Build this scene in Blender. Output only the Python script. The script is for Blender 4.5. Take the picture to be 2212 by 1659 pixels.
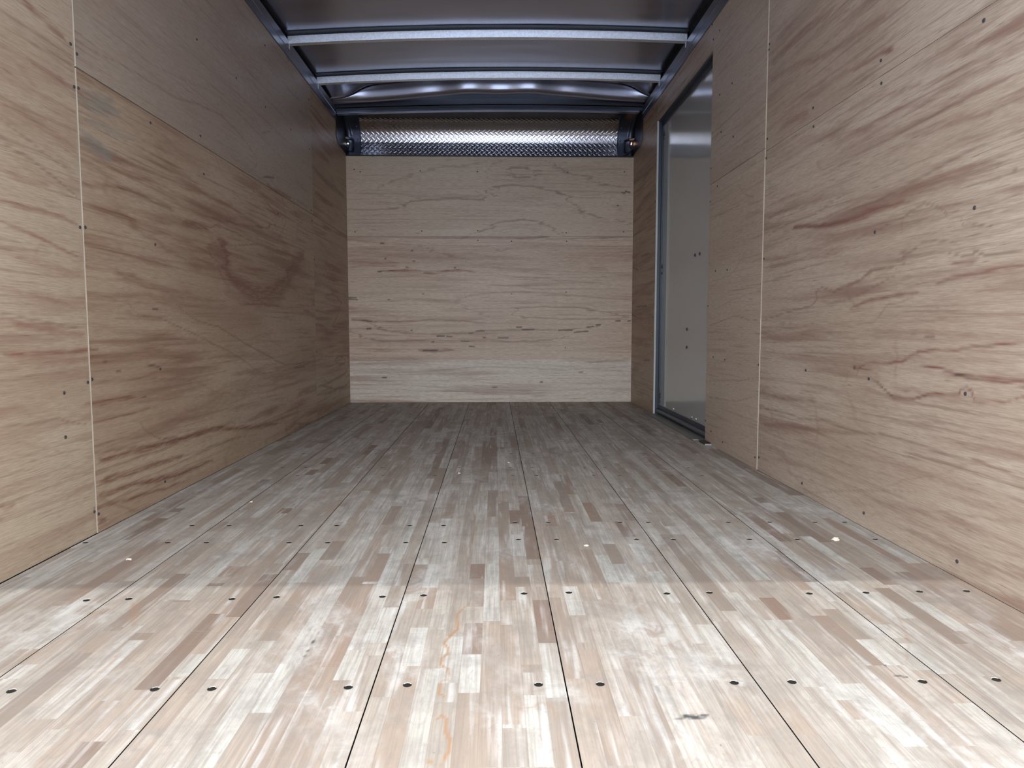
import bpy, bmesh, math, random
import numpy as np
from mathutils import Matrix, Vector
for o in list(bpy.data.objects): bpy.data.objects.remove(o)
sc = bpy.context.scene
COL = sc.collection

# ------------------------------------------------------------------ camera
CAM_H = 0.5639
yaw, pitch, roll, FPX = -0.02424, -0.07860, -0.00080, 1532.3
cy, sy, cp, sp, cr, sr = math.cos(yaw), math.sin(yaw), math.cos(pitch), math.sin(pitch), math.cos(roll), math.sin(roll)
fw = Vector((-sy*cp, cy*cp, sp)); rt = Vector((cy, sy, 0)); up = rt.cross(fw)
r2 = cr*rt + sr*up; u2 = -sr*rt + cr*up
cam = bpy.data.cameras.new('camera'); cam_ob = bpy.data.objects.new('camera', cam); COL.objects.link(cam_ob)
cam.sensor_width = 36; cam.sensor_fit = 'HORIZONTAL'; cam.lens = FPX/2212*36
cam.clip_start = 0.02; cam.clip_end = 500
cam_ob.matrix_world = Matrix(((r2.x, u2.x, -fw.x, 0), (r2.y, u2.y, -fw.y, 0), (r2.z, u2.z, -fw.z, CAM_H), (0, 0, 0, 1)))
sc.camera = cam_ob

# ------------------------------------------------------------------ light
SKY_COL = (0.86, 0.93, 1.0); SKY_STRENGTH = 1.0
wd = bpy.data.worlds.new('sky'); sc.world = wd; wd.use_nodes = True
bgn = wd.node_tree.nodes['Background']
wt = wd.node_tree; wc = wt.nodes.new('ShaderNodeTexCoord'); wdp = wt.nodes.new('ShaderNodeVectorMath'); wdp.operation = 'DOT_PRODUCT'
wt.links.new(wc.outputs['Generated'], wdp.inputs[0]); wdp.inputs[1].default_value = (-.25, -.12, .95)   # bright overhead, dull towards the horizon
wm = wt.nodes.new('ShaderNodeMapRange'); wt.links.new(wdp.outputs['Value'], wm.inputs[0])
for i_, v_ in enumerate((0, .9, 1.6*SKY_STRENGTH, 2.15*SKY_STRENGTH)): wm.inputs[i_+1].default_value = v_
bgn.inputs[0].default_value = (*SKY_COL, 1); wt.links.new(wm.outputs[0], bgn.inputs[1])
sun = bpy.data.lights.new('sun', 'SUN'); sun_ob = bpy.data.objects.new('sun', sun); COL.objects.link(sun_ob)
sun.energy = 0.38; sun.angle = math.radians(0.5); sun.color = (1.0, 0.96, 0.9)
SUN_EL = math.radians(61.3)
sun_ob.rotation_euler = Vector((0, math.cos(SUN_EL), -math.sin(SUN_EL))).to_track_quat('-Z', 'Y').to_euler()
sc.view_settings.view_transform = 'Standard'; sc.view_settings.look = 'None'
sc.view_settings.gamma = 1; sc.view_settings.use_curve_mapping = False
sc.view_settings.exposure = 1.75

# ------------------------------------------------------------------ dimensions (metres; x right, y into the body, z up)
XL, XR, D = -1.0964, 1.0414, 5.3885
Y0 = 0.45                      # rear opening
PT_L, PT_R = 2.004, 2.016      # tops of the plywood
RT_L, RT_R = 2.087, 2.103      # tops of the side rails
SEAM = 1.2475
FEAT = [
('L','s',0.0329,1.0,[(2.883,0.92),(2.978,0.876),(2.952,0.807),(3.051,0.758)]),
('L','s',0.0344,1.0,[(3.051,0.761),(3.261,0.734),(3.566,0.754),(3.792,0.829),(3.92,0.918)]),
('L','s',0.0235,0.7,[(3.879,0.86),(3.994,0.945),(4.139,0.972)]),
('L','s',0.0187,0.6,[(2.869,0.864),(2.802,0.884),(2.909,0.767)]),
('L','s',0.0328,0.5,[(2.731,0.824),(2.91,0.786),(3.003,0.697),(3.351,0.67),(3.718,0.729)]),
('L','l',0.0051,0.9,[(3.022,0.909),(3.376,0.954),(3.737,0.956),(4.138,0.959)]),
('L','s',0.0158,0.7,[(2.58,0.939),(2.699,0.94),(2.793,0.941)]),
('L','l',0.0047,0.9,[(2.573,0.945),(2.7,0.953),(2.794,0.95),(2.878,0.972),(3.027,0.971),(3.25,0.956)]),
('L','s',0.011,0.8,[(3.109,0.668),(3.352,0.678),(3.634,0.674)]),
('L','l',0.0087,0.9,[(3.281,1.237),(3.344,1.188),(3.53,1.167),(3.629,1.134),(3.61,1.081),(3.464,1.043),(3.196,1.018),(2.978,1.001),(2.797,0.989)]),
('L','l',0.0061,0.6,[(3.688,1.287),(3.776,1.209),(3.817,1.121),(3.663,1.006)]),
('L','l',0.0057,0.6,[(3.932,1.261),(4.059,1.156),(4.003,1.047)]),
('L','g',0.0348,0.9,[(1.966,1.17),(2.054,1.185),(2.14,1.205)]),
('L','g',0.0238,1.0,[(1.959,1.081),(2.021,1.068),(2.102,1.052)]),
('L','g',0.0191,0.6,[(1.971,1.13),(2.084,1.125),(2.212,1.132)]),
('L','s',0.0215,0.55,[(1.972,1.009),(2.074,1.0),(2.122,0.984)]),
('L','s',0.0175,0.55,[(1.967,0.953),(2.146,0.976),(2.344,0.978),(2.475,0.97)]),
('L','l',0.0045,0.8,[(2.121,0.975),(2.255,0.979),(2.375,0.969),(2.492,0.965)]),
('L','s',0.0177,0.5,[(1.974,0.9),(2.14,0.901),(2.333,0.844),(2.569,0.808)]),
('L','s',0.0155,0.5,[(1.961,0.75),(2.125,0.725),(2.484,0.674),(2.901,0.674)]),
('L','s',0.0277,0.45,[(1.953,0.65),(2.093,0.643),(2.312,0.593)]),
('L','s',0.0207,0.4,[(1.958,0.576),(2.219,0.549),(2.622,0.512)]),
('L','l',0.0046,0.9,[(2.481,0.646),(2.656,0.59),(2.845,0.572),(3.182,0.491),(3.725,0.374),(4.387,0.36)]),
('L','l',0.0034,0.7,[(2.139,0.649),(2.224,0.606),(2.39,0.593),(2.608,0.547),(3.016,0.453),(3.448,0.332)]),
('L','d',0.0039,0.8,[(2.257,0.45),(2.346,0.442)]),
('L','d',0.0031,0.8,[(2.315,0.628),(2.359,0.628)]),
('L','d',0.0026,0.7,[(2.01,0.472),(2.039,0.472)]),
('L','d',0.0027,0.7,[(2.076,0.442),(2.107,0.44)]),
('L','s',0.0082,0.8,[(1.952,0.36),(2.077,0.362),(2.234,0.35)]),
('L','s',0.0069,0.7,[(1.948,0.31),(2.019,0.31),(2.189,0.309),(2.275,0.315)]),
('L','s',0.0141,0.8,[(1.951,0.199),(2.264,0.188),(2.507,0.177),(2.728,0.178),(3.193,0.123),(3.585,0.085)]),
('L','s',0.013,0.7,[(1.955,0.144),(2.105,0.129),(2.259,0.129),(2.502,0.118)]),
('L','s',0.0122,0.8,[(1.96,0.103),(2.201,0.083),(2.432,0.061),(2.75,0.05)]),
('L','s',0.0086,0.7,[(1.957,0.071),(2.098,0.055),(2.252,0.044),(2.494,0.024)]),
('L','s',0.009,0.8,[(1.954,0.032),(1.996,0.028)]),
('L','l',0.003,0.8,[(2.206,0.271),(2.257,0.232),(2.333,0.204),(2.507,0.177)]),
('L','l',0.0037,0.6,[(2.374,0.118),(2.645,0.111),(2.985,0.102),(3.326,0.072)]),
('L','l',0.0028,0.7,[(1.945,0.223),(2.16,0.205),(2.379,0.174)]),
('L','l',0.0031,0.6,[(1.961,0.419),(2.282,0.406),(2.608,0.377),(2.789,0.317)]),
('L','s',0.0153,0.6,[(3.695,0.026),(3.883,0.045),(4.196,-0.007),(3.88,0.017)]),
('L','d',0.0079,0.7,[(3.91,0.346),(4.116,0.344)]),
('L','l',0.0065,0.8,[(3.608,0.338),(3.91,0.351),(4.346,0.362)]),
('L','s',0.0104,0.8,[(1.6,0.505),(1.714,0.502),(1.847,0.505),(1.937,0.509)]),
('L','l',0.0028,0.8,[(1.607,0.598),(1.691,0.59),(1.784,0.577),(1.903,0.565)]),
('L','s',0.0166,0.7,[(1.572,0.168),(1.604,0.165)]),
('L','s',0.0083,0.5,[(1.569,0.14),(1.602,0.143),(1.625,0.144)]),
('L','s',0.0138,0.55,[(1.606,0.584),(1.751,0.569),(1.94,0.547)]),
('L','s',0.016,0.35,[(1.597,0.469),(1.712,0.478),(1.935,0.484)]),
('L','l',0.0029,0.6,[(1.587,0.347),(1.7,0.339),(1.804,0.336),(1.943,0.302)]),
('L','l',0.0023,0.6,[(1.595,0.447),(1.741,0.452),(1.94,0.448)]),
('L','s',0.0093,0.6,[(1.628,0.846),(1.774,0.848),(1.933,0.839)]),
('L','s',0.0069,0.7,[(1.624,0.802),(1.738,0.787),(1.926,0.75)]),
('L','l',0.0029,0.8,[(1.639,0.98),(1.752,0.962),(1.834,0.94),(1.932,0.908)]),
('L','s',0.0169,0.7,[(1.752,1.33),(1.845,1.316),(1.935,1.302)]),
('L','l',0.0035,0.8,[(1.661,1.243),(1.775,1.241),(1.938,1.248)]),
('L','s',0.012,0.6,[(1.759,1.192),(1.835,1.192),(1.933,1.192)]),
('L','s',0.0112,0.5,[(1.634,0.92),(1.717,0.908),(1.812,0.911)]),
('L','s',0.0139,0.45,[(1.646,1.069),(1.76,1.057),(1.934,1.03)]),
('L','s',0.0138,0.4,[(1.619,0.742),(1.732,0.724),(1.922,0.706)]),
('L','l',0.0023,0.6,[(1.663,1.269),(1.778,1.272),(1.932,1.272)]),
('L','l',0.0023,0.6,[(1.643,1.031),(1.786,0.994),(1.936,0.966)]),
('L','s',0.0115,0.4,[(1.612,0.654),(1.757,0.642),(1.93,0.614)]),
('L','l',0.0045,0.55,[(2.223,1.539),(2.435,1.543),(2.768,1.558),(3.211,1.563),(3.829,1.552),(4.335,1.557)]),
('L','l',0.0047,0.8,[(2.037,1.319),(2.159,1.337),(2.362,1.348),(2.554,1.357),(2.724,1.392),(2.952,1.416),(3.197,1.395),(3.367,1.349),(3.364,1.31),(3.248,1.255)]),
('L','l',0.0042,0.55,[(2.12,1.401),(2.367,1.407),(2.615,1.439),(2.84,1.477),(3.105,1.488),(3.65,1.448),(4.004,1.417)]),
('L','l',0.0045,0.5,[(2.629,1.605),(3.078,1.623),(3.328,1.68),(3.564,1.665),(3.839,1.666),(4.306,1.656)]),
('L','l',0.0038,0.45,[(2.381,1.578),(2.696,1.573),(3.112,1.573),(3.431,1.548)]),
('L','d',0.0069,0.8,[(3.456,1.28),(3.638,1.313)]),
('L','s',0.0144,0.8,[(3.529,1.26),(3.632,1.248),(3.895,1.262)]),
('L','l',0.0047,0.7,[(3.382,1.254),(3.532,1.3),(3.662,1.27),(3.927,1.268)]),
('L','d',0.0064,0.8,[(3.898,1.993),(3.959,1.993)]),
('L','s',0.0069,0.6,[(3.449,1.48),(3.591,1.526)]),
('L','s',0.0251,0.8,[(4.38,1.542),(4.752,1.514),(5.267,1.522)]),
('L','s',0.0215,0.8,[(4.48,1.398),(4.695,1.385),(4.934,1.394)]),
('L','s',0.0183,0.6,[(4.363,1.865),(4.648,1.858),(5.028,1.863)]),
('L','l',0.0061,0.8,[(4.358,1.815),(4.557,1.791),(5.078,1.842)]),
('L','l',0.0081,0.8,[(4.641,0.781),(4.88,0.798),(5.14,0.745),(4.969,0.647),(4.86,0.577),(5.356,0.566)]),
('L','l',0.0099,0.9,[(4.89,0.348),(4.997,0.373),(5.16,0.355),(5.202,0.31),(5.045,0.306),(4.889,0.337)]),
('L','l',0.0097,0.9,[(4.414,0.203),(4.777,0.207),(5.207,0.236),(5.392,0.288)]),
('L','l',0.0097,0.9,[(4.457,0.21),(4.872,0.148),(5.198,0.139),(5.381,0.168)]),
('L','s',0.0158,0.6,[(4.41,0.152),(4.82,0.136),(5.258,0.146)]),
('B','s',0.0106,1,[(-0.859,0.993),(-0.768,0.994),(-0.671,1.0),(-0.575,0.995)]),
('B','d',0.0056,0.8,[(-0.805,0.993),(-0.744,0.994)]),
('B','s',0.0106,0.8,[(-0.551,0.979),(-0.43,0.973),(-0.332,0.991),(-0.235,1.001),(-0.138,0.981)]),
('B','s',0.0123,1,[(-1.089,0.632),(-1.004,0.626),(-0.883,0.616)]),
('B','d',0.007,0.8,[(-1.004,0.622),(-0.919,0.617)]),
('B','s',0.0106,0.7,[(-0.883,0.616),(-0.676,0.613),(-0.433,0.625),(-0.066,0.606)]),
('B','d',0.0113,1,[(-0.959,0.56),(-0.93,0.561)]),
('B','l',0.0056,0.9,[(-0.98,0.61),(-0.884,0.567),(-0.775,0.543),(-0.604,0.53)]),
('B','l',0.0056,0.9,[(-1.09,0.555),(-1.006,0.506),(-0.897,0.47),(-0.764,0.463),(-0.434,0.481)]),
('B','l',0.0063,0.9,[(-0.702,0.524),(-0.434,0.518),(-0.214,0.526),(-0.116,0.545),(0.056,0.548),(0.301,0.554),(0.547,0.548),(0.72,0.572),(0.794,0.593)]),
('B','d',0.0081,0.9,[(-0.434,0.506),(-0.379,0.506)]),
('B','d',0.0081,0.9,[(-0.36,0.503),(-0.318,0.501)]),
('B','d',0.0081,0.9,[(-0.195,0.524),(-0.171,0.525)]),
('B','d',0.0081,0.9,[(-0.146,0.543),(-0.085,0.542)]),
('B','d',0.0081,0.9,[(0.166,0.57),(0.203,0.571)]),
('B','d',0.0081,0.9,[(0.215,0.552),(0.301,0.553)]),
('B','d',0.0081,0.9,[(0.486,0.546),(0.584,0.549)]),
('B','d',0.0081,0.9,[(0.701,0.572),(0.751,0.576)]),
('B','d',0.0081,0.9,[(0.769,0.588),(0.803,0.591)]),
('B','d',0.0081,0.9,[(0.923,0.618),(0.96,0.62)]),
('B','d',0.0081,0.9,[(1.015,0.617),(1.034,0.62)]),
('B','d',0.0081,0.9,[(-0.251,0.465),(-0.196,0.465)]),
('B','d',0.0081,0.9,[(-0.085,0.491),(-0.067,0.491)]),
('B','d',0.0081,0.9,[(0.031,0.491),(0.099,0.492)]),
('B','d',0.0081,0.9,[(-0.477,0.462),(-0.459,0.462)]),
('B','d',0.0081,0.9,[(-0.539,0.398),(-0.435,0.396)]),
('B','d',0.0081,0.9,[(0.603,0.532),(0.708,0.539)]),
('B','d',0.0081,0.9,[(-0.628,0.546),(-0.619,0.546)]),
('B','d',0.0081,0.9,[(-0.196,0.426),(-0.159,0.423)]),
('B','d',0.0081,0.9,[(0.955,1.575),(0.98,1.571)]),
('B','d',0.0081,0.9,[(0.985,1.583),(1.022,1.575)]),
('B','d',0.0081,0.9,[(0.92,1.479),(0.929,1.479)]),
('B','d',0.0081,0.9,[(-0.621,1.144),(-0.614,1.143)]),
('B','d',0.0081,0.9,[(-0.61,1.066),(-0.598,1.066)]),
('B','d',0.0081,0.9,[(-0.856,1.196),(-0.832,1.196)]),
('B','d',0.0081,0.9,[(-0.82,1.083),(-0.811,1.082)]),
('B','d',0.0081,0.9,[(-0.657,1.021),(-0.647,1.019)]),
('B','d',0.0081,0.9,[(-0.302,1.017),(-0.292,1.016)]),
('B','d',0.0081,0.9,[(-1.098,0.791),(-1.038,0.791)]),
('B','d',0.0081,0.9,[(-1.092,0.779),(-1.032,0.777)]),
('B','d',0.0081,0.9,[(-0.853,0.191),(-0.822,0.191)]),
('B','d',0.0081,0.9,[(-0.013,0.115),(0.018,0.115)]),
('B','d',0.0081,0.9,[(0.352,0.154),(0.37,0.154)]),
('B','d',0.0081,0.9,[(-0.802,0.778),(-0.794,0.778)]),
('B','d',0.0081,0.9,[(-0.545,0.822),(-0.538,0.822)]),
('B','d',0.0081,0.9,[(-0.877,0.988),(-0.853,0.986)]),
('B','d',0.0081,0.9,[(0.648,0.229),(0.673,0.229)]),
('B','l',0.006,0.8,[(-0.238,0.463),(-0.067,0.475),(0.117,0.462),(0.302,0.468),(0.486,0.48),(0.548,0.505)]),
('B','s',0.0176,0.8,[(-0.557,0.398),(-0.435,0.393),(-0.325,0.402)]),
('B','s',0.0141,0.6,[(-0.923,0.396),(-0.801,0.394)]),
('B','s',0.0281,0.35,[(-1.088,0.348),(-0.802,0.341),(-0.435,0.334),(-0.067,0.334)]),
('B','s',0.0176,0.6,[(-1.081,1.062),(-0.912,1.048),(-0.731,1.057)]),
('B','s',0.0211,0.5,[(-1.09,1.229),(-0.85,1.194),(-0.597,1.183)]),
('B','s',0.0211,0.5,[(-1.098,1.134),(-0.875,1.11),(-0.67,1.123)]),
('B','s',0.0176,0.5,[(-1.094,1.02),(-0.913,1.036),(-0.707,1.027)]),
('B','s',0.0246,0.55,[(-0.186,1.039),(0.057,1.009),(0.362,0.98)]),
('B','s',0.0281,0.5,[(0.545,1.046),(0.618,1.034)]),
('B','s',0.0317,0.5,[(0.716,1.01),(0.839,1.01)]),
('B','s',0.0281,0.3,[(-0.186,1.159),(0.179,1.124),(0.544,1.149),(1.009,1.125)]),
('B','l',0.007,0.7,[(-0.548,1.219),(-0.5,1.159),(-0.428,1.123),(-0.235,1.087),(-0.198,1.051)]),
('B','l',0.0091,1,[(0.118,1.72),(0.118,1.743),(0.179,1.756),(0.263,1.754),(0.305,1.727),(0.299,1.687),(0.203,1.682),(0.13,1.702),(0.118,1.72)]),
('B','l',0.007,0.5,[(-0.014,1.66),(-0.05,1.695),(-0.026,1.766),(0.07,1.808),(0.155,1.826)]),
('B','l',0.007,0.8,[(0.348,1.821),(0.42,1.78),(0.505,1.722),(0.699,1.687),(0.784,1.634),(1.028,1.611)]),
('B','l',0.007,0.4,[(0.468,1.792),(0.566,1.663),(0.711,1.675)]),
('B','l',0.0084,0.9,[(-1.11,1.445),(-0.906,1.441),(-0.726,1.456),(-0.617,1.51),(-0.425,1.522),(-0.244,1.527),(-0.075,1.515),(-0.027,1.559),(0.01,1.613),(0.13,1.628),(0.3,1.62),(0.421,1.588),(0.542,1.544),(0.591,1.46),(0.689,1.425),(0.884,1.378),(1.031,1.336)]),
('B','l',0.0091,0.6,[(-0.868,1.586),(-0.723,1.669),(-0.543,1.717),(-0.374,1.765),(-0.23,1.763),(-0.062,1.796)]),
('B','l',0.0141,0.5,[(-0.784,1.563),(-0.593,1.54),(-0.364,1.552),(-0.123,1.541),(-0.051,1.613)]),
('B','l',0.007,0.35,[(-1.105,1.697),(-1.01,1.638),(-0.976,1.574),(-0.809,1.539),(-0.701,1.516),(-0.737,1.486),(-0.905,1.485)]),
('B','l',0.0084,0.9,[(-0.185,1.267),(-0.064,1.303),(0.033,1.351),(0.179,1.376),(0.3,1.362),(0.422,1.311),(0.544,1.257)]),
('B','l',0.007,0.5,[(-0.003,1.262),(0.082,1.304),(0.179,1.318),(0.3,1.304),(0.385,1.263)]),
('B','l',0.007,0.3,[(0.082,1.483),(0.009,1.435),(-0.112,1.375),(-0.064,1.303)]),
('B','l',0.007,0.4,[(0.239,1.531),(0.288,1.507),(0.251,1.459)]),
('B','l',0.007,0.6,[(0.809,1.557),(0.833,1.575),(1.028,1.581)]),
('B','l',0.007,0.5,[(0.809,1.545),(0.859,1.485),(1.03,1.426)]),
('B','l',0.007,0.5,[(0.929,1.759),(0.905,1.723),(1.015,1.688)]),
('B','l',0.007,0.4,[(0.215,1.554),(0.543,1.46),(0.787,1.365),(1.019,1.348)]),
('B','l',0.007,0.6,[(-0.298,0.749),(-0.31,0.773),(-0.236,0.81),(-0.066,0.828),(0.179,0.84),(0.546,0.816),(1.014,0.774)]),
('B','l',0.007,0.5,[(-0.297,0.761),(-0.188,0.701),(-0.042,0.64)]),
('B','l',0.007,0.8,[(0.142,0.676),(0.179,0.713),(0.362,0.725),(0.608,0.719),(0.793,0.694),(1.027,0.645)]),
('B','l',0.007,0.8,[(0.142,0.674),(0.24,0.646),(0.547,0.63),(1.04,0.633)]),
('B','l',0.007,0.3,[(-0.09,0.749),(-0.053,0.786),(0.179,0.798)]),
('B','l',0.007,0.3,[(-0.614,0.773),(-0.626,0.725),(-0.432,0.652)]),
('B','l',0.007,0.5,[(-0.284,0.907),(-0.065,0.895),(0.301,0.858),(1.013,0.859)]),
('B','l',0.007,0.4,[(-0.065,0.967),(0.301,0.943),(1.012,0.883)]),
('B','l',0.007,0.4,[(-1.095,0.942),(-0.672,0.954),(-0.308,0.943)]),
('B','l',0.007,0.5,[(-1.109,0.225),(-0.559,0.236),(-0.068,0.272),(0.549,0.246),(1.02,0.27)]),
('B','l',0.007,0.5,[(0.524,0.32),(0.796,0.307),(1.031,0.332)]),
('B','l',0.007,0.4,[(-1.098,0.164),(-0.56,0.125),(0.302,0.086),(1.022,0.109)]),
('B','l',0.007,0.4,[(-0.19,0.297),(0.425,0.283),(1.02,0.233)]),
('B','l',0.007,0.6,[(0.033,1.154),(0.069,1.162),(0.1,1.152),(0.069,1.139),(0.033,1.15)]),
('B','l',0.0063,0.8,[(-1.108,1.244),(-0.185,1.241),(0.544,1.233),(1.032,1.248)]),
('B','s',0.0106,0.8,[(0.13,1.238),(0.422,1.247)]),
('B','s',0.0106,0.7,[(-0.234,1.243),(-0.197,1.241)]),
('R','s',0.0147,0.5,[(2.743,1.558),(2.486,1.564),(2.268,1.544)]),
('R','l',0.0049,0.6,[(2.741,1.536),(2.585,1.552),(2.416,1.546),(2.218,1.532)]),
('R','s',0.0151,0.5,[(2.739,1.496),(2.42,1.456),(2.163,1.405),(1.957,1.396)]),
('R','s',0.0149,0.45,[(2.47,1.336),(2.252,1.323),(2.112,1.314)]),
('R','s',0.0213,0.7,[(2.646,1.295),(2.49,1.288),(2.396,1.27)]),
('R','s',0.009,0.75,[(2.103,1.311),(1.988,1.303),(1.928,1.296),(1.864,1.287)]),
('R','l',0.0041,0.6,[(2.736,1.353),(2.471,1.352),(2.253,1.341)]),
('R','l',0.0036,0.5,[(2.348,1.523),(2.17,1.503),(2.057,1.487)]),
('R','s',0.0213,0.5,[(2.724,1.195),(2.46,1.199),(2.144,1.149),(1.974,1.111)]),
('R','s',0.018,0.4,[(2.148,1.202),(1.98,1.197),(1.771,1.163)]),
('R','s',0.0209,0.35,[(1.773,1.192),(1.606,1.181),(1.425,1.155)]),
('R','s',0.0159,0.45,[(1.65,1.076),(1.503,1.073),(1.414,1.069)]),
('R','l',0.0029,0.7,[(2.449,1.052),(2.232,1.05),(2.002,1.062),(1.764,1.064),(1.597,1.066)]),
('R','l',0.0025,0.8,[(2.222,0.916),(1.959,0.907),(1.754,0.929),(1.707,0.937),(1.54,0.954),(1.41,0.956)]),
('R','s',0.0107,0.5,[(1.85,0.907),(1.694,0.917),(1.537,0.916),(1.447,0.902)]),
('R','s',0.0173,0.4,[(1.794,1.047),(1.647,1.035),(1.521,1.011)]),
('R','s',0.0111,0.85,[(2.513,0.915),(2.22,0.886),(2.089,0.878),(1.973,0.889),(1.828,0.881)]),
('R','l',0.0044,0.9,[(2.513,0.914),(2.415,0.904),(2.22,0.888),(2.124,0.879),(2.055,0.886)]),
('R','s',0.0224,0.45,[(2.436,0.874),(2.121,0.839),(1.88,0.839)]),
('R','l',0.0035,0.8,[(1.938,0.829),(1.88,0.839),(1.825,0.842),(1.786,0.855),(1.725,0.865),(1.677,0.848),(1.648,0.829),(1.63,0.816)]),
('R','l',0.0034,0.7,[(2.066,0.815),(1.992,0.827),(1.923,0.831)]),
('R','l',0.0027,0.7,[(1.754,0.766),(1.694,0.774),(1.616,0.761),(1.594,0.748)]),
('R','l',0.003,0.8,[(1.583,0.816),(1.577,0.792),(1.552,0.792),(1.48,0.775)]),
('R','l',0.0036,0.6,[(1.825,0.841),(1.822,0.808)]),
('R','l',0.0038,0.7,[(2.734,0.912),(2.54,0.935),(2.327,0.933),(2.13,0.963)]),
('R','l',0.004,0.6,[(2.753,0.977),(2.624,0.99),(2.443,0.971),(2.277,0.976)]),
('R','d',0.0028,0.7,[(1.437,0.883),(1.418,0.882)]),
('R','d',0.004,0.6,[(2.439,0.907),(2.403,0.903)]),
('R','l',0.0024,0.6,[(1.505,0.869),(1.466,0.873)]),
('R','s',0.0143,0.35,[(1.753,0.911),(1.535,0.89),(1.404,0.871)]),
('R','l',0.0021,0.5,[(1.81,0.829),(1.578,0.812),(1.398,0.798)]),
('R','l',0.0037,0.85,[(2.726,0.594),(2.544,0.618),(2.419,0.628),(2.327,0.638),(2.285,0.658),(2.303,0.681),(2.256,0.693),(2.205,0.683),(2.175,0.674),(2.11,0.689),(2.024,0.701),(1.961,0.725),(1.878,0.721),(1.85,0.724),(1.829,0.714)]),
('R','s',0.0065,0.6,[(2.175,0.674),(2.024,0.698),(1.946,0.724),(1.85,0.72)]),
('R','s',0.0076,0.75,[(2.07,0.621),(1.995,0.636),(1.924,0.643),(1.733,0.652)]),
('R','l',0.0031,0.7,[(2.107,0.644),(1.942,0.675),(1.835,0.703)]),
('R','l',0.0041,0.8,[(1.813,0.728),(1.804,0.746),(1.742,0.762)]),
('R','s',0.0094,0.5,[(1.823,0.725),(1.811,0.747),(1.754,0.759)]),
('R','s',0.0071,0.8,[(1.663,0.666),(1.604,0.677),(1.52,0.684),(1.386,0.687)]),
('R','l',0.003,0.9,[(1.624,0.735),(1.582,0.724),(1.546,0.722),(1.538,0.732),(1.499,0.717),(1.441,0.716),(1.388,0.719)]),
('R','s',0.0083,0.6,[(1.65,0.713),(1.57,0.71),(1.527,0.718)]),
('R','s',0.0159,0.4,[(2.742,0.823),(2.433,0.824),(2.119,0.804)]),
('R','s',0.0157,0.4,[(2.725,0.787),(2.362,0.802),(2.118,0.791)]),
('R','l',0.003,0.5,[(2.11,0.564),(1.935,0.581),(1.864,0.627),(1.809,0.629),(1.733,0.652)]),
('R','s',0.0056,0.85,[(2.017,0.427),(2.016,0.449),(1.966,0.466),(1.86,0.471),(1.791,0.479),(1.759,0.493),(1.723,0.506),(1.652,0.512),(1.581,0.512),(1.532,0.523),(1.44,0.53),(1.374,0.535)]),
('R','s',0.0043,0.9,[(1.939,0.42),(1.9,0.415),(1.877,0.401),(1.825,0.383),(1.745,0.385),(1.679,0.405),(1.628,0.41),(1.558,0.414),(1.554,0.426),(1.535,0.433),(1.517,0.425),(1.513,0.405),(1.471,0.407),(1.418,0.411),(1.366,0.429)]),
('R','l',0.0024,0.8,[(1.939,0.42),(1.877,0.401),(1.825,0.383),(1.745,0.385),(1.679,0.405)]),
('R','d',0.0053,1,[(2.048,0.45),(2.027,0.449)]),
('R','s',0.0052,1,[(2.04,0.45),(1.981,0.445),(1.906,0.44)]),
('R','s',0.0045,1,[(1.72,0.471),(1.637,0.468),(1.583,0.46),(1.512,0.454),(1.435,0.457),(1.368,0.459)]),
('R','d',0.003,0.8,[(1.583,0.46),(1.536,0.455),(1.502,0.454)]),
('R','s',0.0037,0.8,[(1.502,0.453),(1.434,0.454),(1.367,0.446)]),
('R','l',0.0032,0.8,[(2.763,0.248),(2.572,0.261),(2.466,0.26),(2.391,0.254),(2.225,0.27),(2.079,0.267),(2.0,0.263),(1.875,0.277),(1.77,0.28),(1.617,0.272),(1.489,0.275),(1.354,0.274)]),
('R','s',0.0133,0.5,[(2.752,0.317),(2.632,0.308),(2.283,0.327)]),
('R','s',0.0126,0.5,[(2.744,0.191),(2.488,0.215),(2.0,0.261)]),
('R','s',0.0113,0.35,[(2.181,0.36),(1.918,0.352),(1.652,0.356)]),
('R','s',0.0183,0.3,[(2.386,0.177),(1.987,0.198),(1.64,0.204)]),
('R','l',0.0026,0.5,[(2.705,0.301),(2.282,0.322),(1.917,0.335),(1.595,0.345),(1.359,0.345)]),
('R','s',0.0056,0.7,[(1.513,0.277),(1.421,0.27),(1.353,0.266)]),
('R','l',0.0032,0.5,[(2.373,-0.001),(1.98,0.1),(1.697,0.162)]),
('R','g',0.0084,0.8,[(2.616,0.58),(2.554,0.58)]),
('R','g',0.0081,0.8,[(2.502,0.581),(2.476,0.58)]),
('R','g',0.0076,0.8,[(2.318,0.584),(2.317,0.574)]),
('R','l',0.0031,0.7,[(2.407,0.544),(2.298,0.535)]),
('R','d',0.0018,0.5,[(1.77,0.547),(1.726,0.546)]),
('R','d',0.0018,0.5,[(1.707,0.542),(1.666,0.544)]),
('R','l',0.0044,0.8,[(3.455,0.573),(3.316,0.586),(3.069,0.617),(2.975,0.609),(2.878,0.592),(2.773,0.6)]),
('R','l',0.0045,0.7,[(3.46,0.302),(3.253,0.321),(3.088,0.336),(2.993,0.339),(2.772,0.37)]),
('R','l',0.0044,0.6,[(3.48,0.226),(3.291,0.234),(3.024,0.248),(2.898,0.27),(2.767,0.298)]),
('R','l',0.0046,0.5,[(3.473,0.13),(3.198,0.147),(3.017,0.148)]),
('R','l',0.0045,0.5,[(3.47,0.783),(3.14,0.795),(2.976,0.863),(2.908,0.893)]),
('R','l',0.0044,0.5,[(3.366,0.65),(3.093,0.688),(2.781,0.711)]),
('R','l',0.0039,0.6,[(3.071,1.175),(2.994,1.123),(2.889,1.092),(2.871,1.071),(2.937,1.065)]),
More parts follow.
